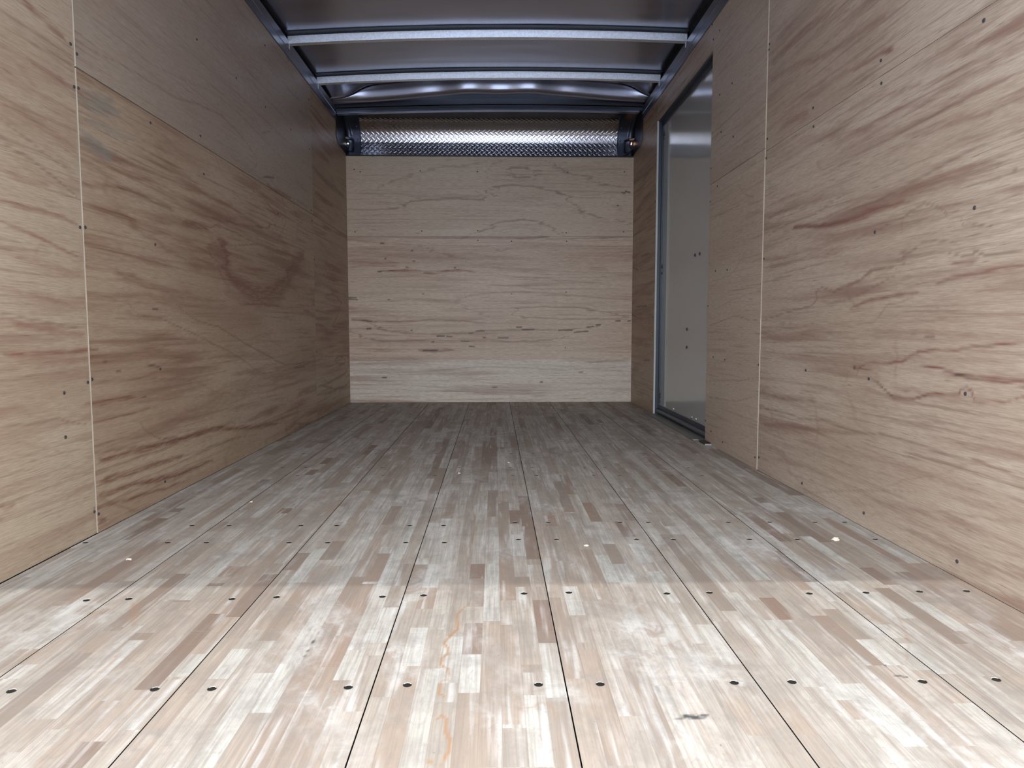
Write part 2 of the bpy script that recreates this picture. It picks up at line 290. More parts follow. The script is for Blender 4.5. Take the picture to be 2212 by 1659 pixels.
('R','l',0.0037,0.4,[(2.838,1.065),(2.848,0.979),(2.874,0.894)]),
('R','s',0.0131,0.4,[(3.471,0.456),(3.198,0.457)]),
('R','g',0.0197,0.35,[(3.173,1.26),(2.849,1.224)]),
('R','d',0.0097,0.7,[(5.077,1.074),(4.792,1.064)]),
('R','d',0.0103,0.7,[(5.365,1.016),(5.173,0.984)]),
('R','d',0.0099,0.7,[(5.209,0.718),(4.86,0.713)]),
('R','d',0.0104,0.7,[(5.4,0.669),(5.204,0.644)]),
('R','d',0.0095,0.7,[(4.93,0.337),(4.745,0.35)]),
('R','s',0.0475,0.6,[(5.316,0.254),(5.076,0.288)]),
('R','s',0.0342,0.6,[(5.31,0.166),(5.17,0.123)]),
('R','s',0.0258,0.35,[(5.171,0.948),(4.692,0.884)]),
('R','s',0.0326,0.6,[(5.316,1.398),(5.014,1.453),(4.635,1.448)]),
('R','s',0.0192,0.5,[(5.064,1.572),(4.866,1.614),(4.795,1.679)]),
('R','l',0.0065,0.7,[(5.263,1.292),(5.005,1.308),(4.626,1.306)]),
('R','l',0.0052,0.4,[(4.465,1.898),(4.058,1.884),(3.509,1.828)])]
FLOORFEAT = [
('s',0.0032,1,[(-0.059,1.407),(-0.075,1.368),(-0.072,1.294),(-0.082,1.267),(-0.09,1.248),(-0.092,1.235),(-0.085,1.216),(-0.083,1.195),(-0.09,1.18),(-0.091,1.157),(-0.087,1.145),(-0.079,1.143),(-0.077,1.103),(-0.089,1.096)]),
('s',0.0021,0.9,[(-0.089,1.096),(-0.089,1.059),(-0.081,1.054),(-0.076,1.043)]),
('s',0.0031,1,[(-0.087,0.982),(-0.079,0.997),(-0.072,0.988),(-0.07,0.956),(-0.063,0.933),(-0.062,0.911),(-0.068,0.894),(-0.07,0.872)]),
('s',0.0058,0.8,[(-0.087,0.888),(-0.083,0.882)]),
('l',0.0022,0.7,[(-0.072,1.728),(-0.067,1.669),(-0.05,1.635)]),
('l',0.0025,0.7,[(-0.07,2.175),(-0.055,1.982),(-0.061,1.876),(-0.075,1.756),(-0.069,1.671)]),
('l',0.0017,0.6,[(0.033,1.011),(0.038,1.017),(0.055,1.015),(0.065,1.028),(0.077,1.027),(0.087,1.005),(0.089,0.976)]),
('l',0.0016,0.5,[(0.295,1.32),(0.289,1.278),(0.297,1.251),(0.291,1.212),(0.312,1.218),(0.33,1.233),(0.353,1.243)]),
('g',0.0021,0.7,[(0.227,1.101),(0.234,1.085),(0.252,1.075),(0.256,1.05)]),
('d',0.0077,1,[(0.276,0.985),(0.289,0.983)]),
('d',0.007,1,[(0.278,0.982),(0.298,0.981)]),
('d',0.0026,0.8,[(0.298,0.988),(0.312,0.986)]),
('d',0.0019,0.7,[(0.292,0.977),(0.307,0.983)]),
('d',0.0026,0.6,[(0.26,0.979),(0.273,0.978)]),
('d',0.0021,0.8,[(0.647,1.098),(0.659,1.094),(0.669,1.09)]),
('d',0.003,0.8,[(0.652,1.133),(0.654,1.128)]),
('l',0.0042,0.6,[(0.826,1.472),(0.81,1.401),(0.781,1.309),(0.758,1.252),(0.732,1.2),(0.691,1.138)]),
('g',0.0066,0.5,[(0.772,1.301),(0.771,1.268),(0.766,1.236)]),
('g',0.002,0.6,[(0.617,1.037),(0.619,1.034)]),
('g',0.002,0.6,[(0.627,1.037),(0.629,1.033)]),
('g',0.002,0.6,[(0.637,1.036),(0.638,1.033)]),
('g',0.002,0.6,[(0.646,1.036),(0.648,1.033)]),
('g',0.002,0.6,[(0.656,1.036),(0.657,1.033)]),
('g',0.002,0.6,[(0.666,1.036),(0.667,1.032)]),
('g',0.002,0.6,[(0.675,1.035),(0.677,1.032)]),
('g',0.002,0.6,[(0.685,1.035),(0.686,1.032)]),
('l',0.0028,0.5,[(-0.795,1.711),(-0.768,1.561),(-0.745,1.459),(-0.7,1.361),(-0.681,1.31),(-0.667,1.25)]),
('s',0.0045,0.5,[(-0.751,1.451),(-0.694,1.332)]),
('s',0.0046,0.5,[(-0.66,1.225),(-0.65,1.172),(-0.654,1.113)]),
('g',0.0019,0.6,[(-0.732,1.182),(-0.707,1.189),(-0.676,1.195)]),
('d',0.0024,0.9,[(-0.33,1.241),(-0.329,1.254)]),
('d',0.0024,0.9,[(-0.33,1.209),(-0.329,1.215)]),
('d',0.0019,0.8,[(-0.33,1.192),(-0.328,1.192)]),
('s',0.0028,0.8,[(-0.251,1.063),(-0.25,1.075)]),
('g',0.0028,0.5,[(-0.557,1.055),(-0.528,1.068)]),
('g',0.0023,0.4,[(-0.581,1.17),(-0.547,1.175)]),
('g',0.0043,0.5,[(-0.167,1.132),(-0.147,1.1),(-0.137,1.075)]),
('g',0.0059,0.45,[(-0.158,1.121),(-0.128,1.131)]),
('g',0.0048,0.45,[(-0.136,1.028),(-0.133,1.06),(-0.122,1.075)]),
('g',0.0112,0.3,[(-0.214,1.213),(-0.173,1.237)]),
('g',0.0077,0.3,[(-0.187,1.165),(-0.148,1.187)]),
('g',0.0076,0.35,[(-0.151,1.435),(-0.133,1.487)]),
('g',0.0045,0.3,[(-0.153,1.39),(-0.125,1.397)]),
('g',0.0074,0.5,[(-0.338,2.348),(-0.293,2.282),(-0.258,2.2)]),
('g',0.0082,0.4,[(-0.262,2.071),(-0.225,2.115)]),
('g',0.0078,0.4,[(-0.25,1.972),(-0.213,2.003)]),
('g',0.0092,0.6,[(-0.299,2.832),(-0.242,2.84),(-0.196,2.81)]),
('g',0.0059,0.6,[(-0.094,2.953),(-0.06,3.08)]),
('g',0.0058,0.5,[(0.317,2.204),(0.383,2.242),(0.44,2.272),(0.485,2.24),(0.514,2.214)]),
('g',0.0079,0.4,[(0.201,2.041),(0.228,1.991)]),
('g',0.0192,0.35,[(0.122,3.689),(0.293,3.657),(0.542,3.676)]),
('g',0.0158,0.4,[(0.653,4.064),(0.813,3.994)]),
('g',0.0208,0.35,[(0.884,3.992),(0.974,3.989)]),
('g',0.0058,0.4,[(-0.026,2.233),(0.029,2.228)]),
('l',0.0051,0.7,[(0.69,3.672),(0.725,3.371),(0.725,3.077),(0.716,2.896),(0.733,2.562)]),
('g',0.0033,0.5,[(0.739,2.579),(0.745,2.185),(0.722,1.787),(0.713,1.579)]),
('g',0.0104,0.35,[(0.472,1.326),(0.503,1.352),(0.522,1.325),(0.513,1.283)]),
('g',0.0017,0.45,[(0.631,1.174),(0.63,1.157)]),
('g',0.0017,0.45,[(0.635,1.165),(0.634,1.148)]),
('g',0.0016,0.45,[(0.638,1.156),(0.637,1.139)]),
('g',0.0016,0.45,[(0.642,1.147),(0.641,1.131)]),
('g',0.0016,0.45,[(0.645,1.138),(0.644,1.122)]),
('g',0.0016,0.45,[(0.649,1.13),(0.648,1.114)]),
('g',0.0016,0.45,[(0.652,1.121),(0.651,1.106)]),
('g',0.0018,0.35,[(0.058,1.529),(0.076,1.473)]),
('g',0.0017,0.35,[(0.061,1.514),(0.079,1.458)]),
('g',0.0017,0.35,[(0.065,1.498),(0.082,1.444)]),
('g',0.0017,0.35,[(0.068,1.484),(0.085,1.43)]),
('g',0.0017,0.35,[(0.071,1.469),(0.088,1.417)]),
('g',0.0017,0.35,[(0.075,1.455),(0.091,1.403)]),
('g',0.0017,0.35,[(0.078,1.441),(0.094,1.39)]),
('g',0.0016,0.35,[(0.081,1.427),(0.097,1.377)]),
('g',0.0016,0.35,[(0.084,1.413),(0.1,1.365)]),
('g',0.0015,0.3,[(0.116,1.289),(0.131,1.255)]),
('g',0.0015,0.3,[(0.12,1.28),(0.134,1.246)]),
('g',0.0015,0.3,[(0.124,1.27),(0.138,1.237)]),
('g',0.0015,0.3,[(0.128,1.26),(0.141,1.228)]),
('g',0.0015,0.3,[(0.131,1.251),(0.145,1.219)]),
('g',0.0014,0.3,[(0.135,1.242),(0.148,1.21)]),
('g',0.0014,0.3,[(0.139,1.233),(0.152,1.201)]),
('g',0.0014,0.3,[(0.142,1.224),(0.155,1.193)]),
('g',0.0013,0.35,[(-0.086,0.972),(-0.069,0.974)]),
('g',0.0013,0.35,[(-0.085,0.963),(-0.068,0.965)]),
('g',0.0012,0.35,[(-0.084,0.955),(-0.067,0.956)]),
('g',0.0012,0.35,[(-0.083,0.946),(-0.066,0.948)]),
('g',0.0012,0.35,[(-0.082,0.938),(-0.065,0.939)]),
('g',0.0012,0.35,[(-0.081,0.93),(-0.064,0.931)]),
('g',0.0012,0.35,[(-0.08,0.922),(-0.063,0.923)]),
('g',0.0012,0.35,[(-0.079,0.914),(-0.062,0.915)]),
('g',0.0013,0.35,[(0.773,1.045),(0.748,1.018)]),
('g',0.0013,0.35,[(0.772,1.038),(0.747,1.011)]),
('g',0.0013,0.35,[(0.771,1.032),(0.745,1.004)]),
('g',0.0013,0.35,[(0.769,1.025),(0.743,0.997)]),
('g',0.0013,0.35,[(0.768,1.019),(0.741,0.989)]),
('g',0.0013,0.35,[(0.767,1.013),(0.74,0.982)]),
('g',0.0013,0.35,[(0.766,1.006),(0.738,0.976)]),
('g',0.0013,0.35,[(0.765,1.0),(0.736,0.969)]),
('g',0.0013,0.35,[(0.763,0.994),(0.734,0.962)]),
('g',0.0014,0.3,[(-0.041,1.077),(-0.027,1.072)]),
('g',0.0014,0.3,[(-0.04,1.074),(-0.028,1.069)]),
('g',0.0014,0.3,[(-0.038,1.071),(-0.029,1.066)]),
('g',0.0014,0.3,[(-0.037,1.068),(-0.029,1.063)]),
('g',0.0014,0.3,[(-0.036,1.066),(-0.03,1.061)]),
('g',0.0014,0.3,[(-0.034,1.063),(-0.031,1.058)]),
('g',0.0014,0.3,[(-0.033,1.06),(-0.031,1.055)]),
('g',0.0014,0.3,[(-0.032,1.057),(-0.032,1.052)])]
STRIPS = [(-0.046,1.56,1.66,'D'),(-0.046,1.4,1.56,'G'),(0.014,1.43,1.73,'R'),(0.045,1.32,1.57,'G'),(-0.105,1.49,1.56,'T'),(-0.017,0.87,1.33,'P'),(-0.015,1.33,1.66,'W'),(-0.048,1.19,1.32,'D'),(-0.048,1.06,1.19,'W'),(0.099,1.23,1.43,'D'),(0.044,1.12,1.32,'G'),(0.043,0.87,1.11,'W'),(0.066,0.87,1.05,'W'),(0.013,0.97,1.31,'P'),(0.014,0.87,0.96,'T'),(0.24,1.29,1.5,'P'),(0.242,1.23,1.29,'D'),(0.095,1.51,1.65,'T'),(0.071,1.15,1.51,'T'),(0.172,1.35,1.51,'W'),(0.152,1.23,1.34,'T'),(-0.169,1.47,1.66,'G'),(-0.142,1.51,1.66,'W'),(-0.157,1.21,1.39,'T'),(-0.135,1.15,1.3,'W'),(-0.11,1.14,1.29,'T'),(-0.071,1.09,1.26,'W'),(-0.076,1.03,1.09,'T'),(-0.201,1.24,1.4,'W'),(-0.175,1.2,1.43,'T'),(0.11,1.04,1.23,'W'),(0.218,1.2,1.43,'T'),(0.175,0.87,1.2,'P'),(0.282,1.44,1.65,'W'),(0.232,1.5,1.62,'P'),(0.308,1.3,1.52,'T'),(0.362,1.41,1.6,'W'),(-0.255,1.21,1.52,'P'),(-0.236,1.21,1.52,'W'),(-0.215,1.41,1.52,'T'),(-0.221,1.01,1.19,'T'),(0.241,2.38,2.7,'W'),(0.28,2.37,2.7,'R'),(0.18,2.44,2.89,'W'),(0.18,2.9,3.09,'W'),(0.1,2.17,2.35,'D'),(0.379,1.87,2.05,'D'),(0.1,1.98,2.17,'D'),(0.014,1.73,2.25,'G'),(0.011,1.55,1.72,'R'),(0.071,2.01,2.16,'D'),(0.057,1.72,1.9,'W'),(-0.015,1.81,1.97,'W'),(-0.276,3.49,4.0,'W'),(-0.291,2.92,3.19,'W'),(-0.23,2.3,2.64,'W'),(-0.577,3.15,3.36,'D'),(-0.134,2.07,2.43,'G'),(-0.191,3.03,3.4,'G'),(-0.048,2.92,3.51,'D'),(-0.019,3.1,3.99,'D'),(0.069,2.25,2.58,'T'),(0.341,3.21,3.53,'W'),(0.443,2.97,3.33,'W'),(0.369,2.81,3.17,'W'),(0.408,2.74,2.87,'T'),(0.22,2.13,2.58,'G'),(0.175,1.98,2.1,'R'),(0.299,1.81,2.02,'W'),(0.237,1.54,1.76,'P'),(0.276,1.53,1.72,'W'),(-0.285,1.55,1.75,'R'),(-0.249,1.74,2.18,'W'),(-0.31,1.93,2.22,'G'),(-0.341,1.99,2.18,'W'),(0.378,2.02,2.24,'T'),(0.36,1.66,1.81,'W'),(0.499,1.89,1.97,'W'),(0.471,2.12,2.24,'W'),(-0.975,1.88,2.21,'D'),(-0.855,2.46,2.63,'D'),(-0.99,2.1,2.17,'T'),(-0.685,2.5,2.76,'W'),(-0.704,2.72,2.81,'D'),(-0.655,2.14,2.2,'D'),(-0.724,2.02,2.23,'W'),(-0.718,2.02,2.1,'P'),(-0.544,2.57,2.88,'W'),(-0.572,3.16,3.42,'D'),(-0.717,2.94,3.08,'D'),(-0.987,3.16,3.44,'D'),(-0.632,1.9,1.97,'W'),(-0.641,1.64,1.87,'W'),(-0.592,1.55,1.66,'P'),(-0.613,1.51,1.55,'D'),(-0.439,1.55,1.79,'W'),(-0.427,1.7,1.85,'G'),(-0.354,1.86,2.19,'W'),(-0.302,1.58,2.01,'P'),(-0.784,1.95,2.05,'T'),(-0.76,1.67,1.75,'G'),(-0.925,1.67,1.82,'P'),(-0.665,1.45,1.66,'W'),(-0.505,1.61,1.68,'T'),(-1.228,2.83,3.06,'G'),(-0.996,3.16,3.31,'R'),(-0.529,1.2,1.36,'P'),(-0.716,1.21,1.3,'P'),(-0.446,1.3,1.39,'P'),(-0.284,1.15,1.27,'R'),(-0.603,1.41,1.53,'T'),(-0.651,1.34,1.44,'T'),(-0.56,0.94,1.08,'P'),(-0.503,0.97,1.11,'T'),(-0.78,1.12,1.17,'W'),(-0.809,1.23,1.38,'W'),(-0.51,1.12,1.2,'W'),(-0.45,1.11,1.22,'W'),(-0.803,1.31,1.41,'P'),(-0.645,1.29,1.4,'T'),(-0.617,1.59,1.66,'R'),(-0.933,1.55,1.68,'P'),(-0.346,1.01,1.16,'W'),(-0.373,0.88,1.13,'W'),(-0.651,0.92,1.0,'T'),(0.556,1.13,1.43,'D'),(0.559,0.97,1.13,'R'),(0.534,1.07,1.28,'W'),(0.532,0.97,1.07,'W'),(0.581,1.07,1.32,'T'),(0.571,0.9,1.07,'W'),(0.647,0.9,1.13,'P'),(0.668,1.13,1.37,'G'),(0.661,1.13,1.23,'W'),(0.403,1.08,1.3,'T'),(0.388,1.14,1.3,'W'),(0.526,1.32,1.42,'T'),(0.769,1.82,2.12,'D'),(0.692,1.52,1.74,'D'),(0.748,1.55,1.71,'W'),(0.862,2.11,2.23,'W'),(0.75,1.87,2.0,'W'),(0.819,1.6,1.75,'G'),(0.736,1.29,1.46,'P'),(0.792,1.32,1.46,'W'),(0.751,1.1,1.21,'W'),(0.693,1.01,1.11,'P'),(0.542,0.97,1.02,'P'),(0.884,1.26,1.4,'W'),(0.366,0.93,1.12,'P'),(0.692,1.41,1.52,'W'),(1.045,2.52,2.69,'T'),(0.885,1.5,1.61,'D'),(0.917,1.19,1.29,'P'),(0.446,0.86,1.02,'T'),(0.425,0.93,1.02,'P')]
SCREWS = {'L':[(1.939,1.194),(1.954,1.196),(1.934,0.831),(1.955,0.834),(1.936,0.419),(1.952,0.426),(1.942,0.063),(1.954,0.053),(1.931,1.3),(1.948,1.283),(2.737,1.627),(3.539,1.914),(2.349,1.218),(2.74,1.28),(3.137,1.626),(3.521,1.622),(2.348,0.834),(2.349,0.431),(2.758,1.144),(2.35,0.057),(3.947,1.632),(4.345,1.913),(4.33,1.623),(4.341,1.268),(4.357,1.208),(3.675,1.141),(1.829,0.4),(1.825,0.287),(4.392,0.983),(4.397,0.419)],'R':[(2.756,1.636),(2.763,1.617),(2.753,1.285),(2.762,1.214),(1.945,1.221),(1.952,1.283),(2.361,1.282),(2.353,1.22),(1.949,0.826),(1.543,0.824),(1.543,1.217),(3.461,1.928),(3.481,2.006),(3.364,1.931),(3.17,1.63),(3.343,1.636),(3.141,1.395),(3.311,1.46),(3.455,1.328),(3.459,1.171),(3.348,1.224),(3.469,0.671),(3.349,0.832),(3.181,0.823),(3.356,0.426),(3.185,0.421),(3.468,0.107),(3.367,0.067),(3.191,0.043),(2.754,0.831),(2.768,0.419),(2.786,0.047),(2.751,0.053),(2.354,0.422),(1.951,0.422),(1.543,0.418),(2.355,0.037),(1.95,0.041),(1.543,0.037),(4.64,1.377),(4.653,1.172),(4.658,0.635),(4.665,0.535),(4.664,0.514),(4.676,0.077),(4.65,1.919)],'B':[(-1.037,1.736),(-0.993,1.72),(-0.549,1.728),(-0.126,1.724),(0.546,1.723),(0.973,1.728),(-1.039,1.28),(-0.543,1.288),(-0.125,1.292),(0.538,1.277),(0.971,1.285),(-0.125,1.22),(0.128,1.214),(0.542,1.215),(0.128,0.821),(0.541,0.835),(0.536,0.415),(-1.03,0.028),(0.131,0.028),(0.538,0.026)]}
SCREW_MIRROR_DOTS = [(3.826, 1.863), (3.734, 1.851), (4.586, 1.789), (4.675, 1.804), (4.672, 1.766), (3.841, 0.956), (3.754, 0.954), (4.593, 0.955), (4.684, 0.966), (4.68, 0.917), (3.98, 0.557), (3.973, 0.456), (4.708, 0.133), (4.705, 0.086), (4.6, 0.115), (4.245, 0.042), (3.85, 0.047), (3.769, 0.045)]
DEBRIS = [(0.904, 1.825), (0.913, 1.842), (-0.139, 2.728), (0.236, 1.795), (0.057, 2.941), (-0.894, 1.715), (-0.793, 2.289)]
HOLES = [(-0.755,1.084),(-0.534,1.084),(-0.445,1.083),(-0.232,1.082),(-0.14,1.087),(0.068,1.083),(0.166,1.082),(0.38,1.081),(0.473,1.081),(0.682,1.077),(0.804,1.08),(-0.85,1.457),(-0.766,1.462),(-0.55,1.456),(-0.46,1.464),(-0.238,1.461),(-0.152,1.466),(0.061,1.471),(0.157,1.474),(0.365,1.463),(0.457,1.466),(0.668,1.455),(0.791,1.457),(0.909,1.46),(1.011,1.46),(-1.082,1.862),(-0.864,1.856),(-0.762,1.854),(-0.544,1.848),(-0.442,1.845),(-0.236,1.84),(-0.134,1.837),(0.062,1.86),(0.164,1.858),(0.378,1.852),(0.476,1.849),(0.68,1.844),(0.807,1.84),(1.015,1.835),(-1.119,2.027),(-0.87,2.02),(-0.763,2.017),(-0.557,2.011),(-0.454,2.009),(-0.245,2.003),(-0.148,2.0),(0.058,2.029),(0.154,2.026),(0.363,2.02),(0.445,2.018),(0.678,2.012),(0.798,2.009),(0.93,2.005),(1.016,2.003),(-0.759,2.71),(-0.431,2.701),(-0.23,2.695),(0.068,2.687),(0.159,2.684),(0.377,2.678),(0.477,2.676),(0.676,2.67),(0.793,2.667),(-0.862,2.868),(-0.766,2.865),(-0.555,2.859),(-0.457,2.856),(-0.241,2.85),(-0.145,2.847),(0.061,2.841),(0.151,2.839),(0.363,2.833),(0.446,2.831),(0.658,2.825),(0.783,2.821),(1.012,2.815),(-0.865,3.188),(-0.537,3.178),(-0.454,3.176),(-0.264,3.17),(-0.109,3.166),(0.072,3.161),(0.17,3.158),(0.474,3.149),(0.672,3.143),(-0.858,3.485),(-0.705,3.481),(-0.546,3.476),(-0.45,3.473),(-0.249,3.467),(-0.153,3.464),(0.061,3.458),(0.143,3.456),(0.357,3.45),(-0.858,3.878),(-0.782,3.876),(-0.528,3.868),(-0.454,3.866),(0.048,3.851),(0.159,3.848),(-0.855,4.241),(-0.757,4.238),(-0.552,4.232),(-0.466,4.229),(-0.852,4.653),(-0.788,4.651),(-0.557,4.644),(-0.465,4.641),(-0.556,5.024)]
# ------------------------------------------------------------------ numpy noise
def _hash(ix, iy, seed):
    n = (ix.astype(np.int64)*374761393 + iy.astype(np.int64)*668265263 + seed*1442695041) & 0x7fffffff
    n = ((n ^ (n >> 13))*1274126177) & 0x7fffffff
    return ((n ^ (n >> 16)) & 0xffff)/65535.0
def vnoise(u, v, seed=0):
    iu, iv = np.floor(u), np.floor(v); a, b = u-iu, v-iv
    a = a*a*(3-2*a); b = b*b*(3-2*b)
    return ((_hash(iu, iv, seed)*(1-a)+_hash(iu+1, iv, seed)*a)*(1-b) + (_hash(iu, iv+1, seed)*(1-a)+_hash(iu+1, iv+1, seed)*a)*b)*2-1
def fbm(u, v, seed=0, n=4):
    s = 0; a = .5
    for i in range(n): s = s + a*vnoise(u, v, seed+i*17); u = u*2.03; v = v*2.03; a *= .5
    return s
SOFT = .003
def stroke_field(U, V, feats, wu=.02, wv=.006):
    """U,V arrays -> dict of channel fields; the traced figure of the veneer in metres on the surface"""
    Uw = U + fbm(U*9, V*40, 3, 3)*wu; Vw = V + fbm(U*14, V*30, 9, 3)*wv
    rag = fbm(U*5, V*75, 41, 4)*wu*4.5 if wu > .01 else 0*U
    out = {k: np.zeros_like(U) for k in 'slgd'}
    for ch, w, st, pts in feats:
        pts = np.array(pts); pad = 2.2*w + .03
        m = (U > pts[:, 0].min()-pad) & (U < pts[:, 0].max()+pad) & (V > pts[:, 1].min()-pad) & (V < pts[:, 1].max()+pad)
        if not m.any(): continue
        if ch == 'd' or w < .008: P = np.stack([U[m]+(Uw[m]-U[m])*.6, V[m]+(Vw[m]-V[m])*(.75 if ch == 'd' else .35)], -1)
        else: P = np.stack([Uw[m] + rag[m], Vw[m]], -1)
        dmin = np.full(len(P), 9.); sl = np.hypot(*np.diff(pts, axis=0).T); tot = sl.sum(); s0 = 0; sp = np.zeros(len(P))
        for a, b, l_ in zip(pts[:-1], pts[1:], sl):
            ab = b-a; L2 = max(ab@ab, 1e-9); t = np.clip(((P-a)@ab)/L2, 0, 1)
            dd = np.hypot(*(P-a-t[:, None]*ab).T); nearer = dd < dmin; dmin = np.where(nearer, dd, dmin); sp = np.where(nearer, (s0+t*l_)/tot, sp); s0 += l_
        tap = 1.0 if (ch == 'd' and w > .007) else .3+.7*np.clip(4*sp*(1-sp), 0, 1)**.6; hw = max(w*.5, .002)*tap; dmin = dmin+(1-tap)*.0015; st = st*(.78 if ch == 's' and w > .02 else 1); soft = SOFT if ch in 'ld' else min(w*.75, .04)
        val = st*np.clip(1-(dmin-hw*.6)/(hw*.4+soft), 0, 1)
        val = val*val*(3-2*val)
        out[ch][m] = np.maximum(out[ch][m], val)
    return out

# ------------------------------------------------------------------ mesh helpers
def link(name, me, parent=None, mat=None):
    o = bpy.data.objects.new(name, me); COL.objects.link(o)
    if parent: o.parent = parent
    if mat and me: me.materials.append(mat)
    return o
def bm_obj(name, bm, mat=None, parent=None, smooth=False):
    me = bpy.data.meshes.new(name); bmesh.ops.recalc_face_normals(bm, faces=bm.faces)
    if smooth:
        for f in bm.faces: f.smooth = True
    bm.to_mesh(me); bm.free(); return link(name, me, parent, mat)
def add_box(bm, x0, x1, y0, y1, z0, z1, bevel=0):
    vs = [bm.verts.new(p) for p in ((x0,y0,z0),(x1,y0,z0),(x1,y1,z0),(x0,y1,z0),(x0,y0,z1),(x1,y0,z1),(x1,y1,z1),(x0,y1,z1))]
    fs = [bm.faces.new([vs[i] for i in q]) for q in ((0,3,2,1),(4,5,6,7),(0,1,5,4),(1,2,6,5),(2,3,7,6),(3,0,4,7))]
    if bevel:
        es = list({e for f in fs for e in f.edges}); bmesh.ops.bevel(bm, geom=es, offset=bevel, segments=2, affect='EDGES')
def box(name, mat, parent, *a, bevel=0):
    bm = bmesh.new(); add_box(bm, *a, bevel=bevel); return bm_obj(name, bm, mat, parent)
def tag(o, label, cat, group=None, kind=None):
    if label: o['label'] = label
    if cat: o['category'] = cat
    if group: o['group'] = group
    if kind: o['kind'] = kind
    return o
def tube(bm, pts, r, seg=10):
    rings = []
    for i, p in enumerate(pts):
        p = Vector(p); a = Vector(pts[max(i-1, 0)]); b = Vector(pts[min(i+1, len(pts)-1)]); d = (b-a).normalized()
        s = d.cross(Vector((0, .3, 1))).normalized(); t = d.cross(s)
        rings.append([bm.verts.new(p+r*(math.cos(k*2*math.pi/seg)*s+math.sin(k*2*math.pi/seg)*t)) for k in range(seg)])
    for a, b in zip(rings[:-1], rings[1:]):
        for k in range(seg): bm.faces.new((a[k], a[(k+1) % seg], b[(k+1) % seg], b[k]))
    bm.faces.new(rings[0][::-1]); bm.faces.new(rings[-1])
def smooth_path(pts, n=6):
    P = [Vector(p) for p in pts]; out = []
    for i in range(len(P)-1):
        a, b, c, d = P[max(i-1, 0)], P[i], P[i+1], P[min(i+2, len(P)-1)]
        for k in range(n):
            t = k/n; out.append(.5*((2*b)+(c-a)*t+(2*a-5*b+4*c-d)*t*t+(3*b-a-3*c+d)*t**3))
    return out+[P[-1]]

# ------------------------------------------------------------------ materials
class NT:
    def __init__(s, name, rough=.5, metal=0.0):
        s.m = bpy.data.materials.new(name); s.m.use_nodes = True; s.t = s.m.node_tree; s.b = s.t.nodes['Principled BSDF']
        s.b.inputs['Roughness'].default_value = rough; s.b.inputs['Metallic'].default_value = metal
    def n(s, typ, **kw):
        nd = s.t.nodes.new(typ)
        for k, v in kw.items(): setattr(nd, k, v)
        return nd
    def l(s, a, b): s.t.links.new(a, b)
    def math(s, op, a, b=None, c=None):
        nd = s.n('ShaderNodeMath', operation=op)
        for i, v in enumerate((a, b, c)):
            if v is None: continue
            if isinstance(v, (int, float)): nd.inputs[i].default_value = v
            else: s.l(v, nd.inputs[i])
        return nd.outputs[0]
    def mapr(s, v, a, b, c=0, d=1, smooth=True):
        nd = s.n('ShaderNodeMapRange', interpolation_type='SMOOTHSTEP' if smooth else 'LINEAR')
        s.l(v, nd.inputs[0])
        for i, x in enumerate((a, b, c, d)): nd.inputs[i+1].default_value = x
        return nd.outputs[0]
    def mix(s, f, a, b, mode='MIX'):
        nd = s.n('ShaderNodeMix', data_type='RGBA', blend_type=mode)
        if isinstance(f, (int, float)): nd.inputs[0].default_value = f
        else: s.l(f, nd.inputs[0])
        for i, v in ((6, a), (7, b)):
            if isinstance(v, tuple): nd.inputs[i].default_value = (*v[:3], 1)
            else: s.l(v, nd.inputs[i])
        return nd.outputs[2]
    def noise(s, vec, scale=(1, 1, 1), detail=3, rough=.55, dist=0):
        mp = s.n('ShaderNodeMapping'); s.l(vec, mp.inputs[0]); mp.inputs['Scale'].default_value = scale
        nd = s.n('ShaderNodeTexNoise'); s.l(mp.outputs[0], nd.inputs['Vector']); nd.inputs['Scale'].default_value = 1
        nd.inputs['Detail'].default_value = detail; nd.inputs['Roughness'].default_value = rough; nd.inputs['Distortion'].default_value = dist
        return nd.outputs['Fac']
    def bump(s, h, strength=.3, dist=.001):
        b = s.n('ShaderNodeBump'); b.inputs['Strength'].default_value = strength; b.inputs['Distance'].default_value = dist
        s.l(h, b.inputs['Height']); s.l(b.outputs[0], s.b.inputs['Normal'])

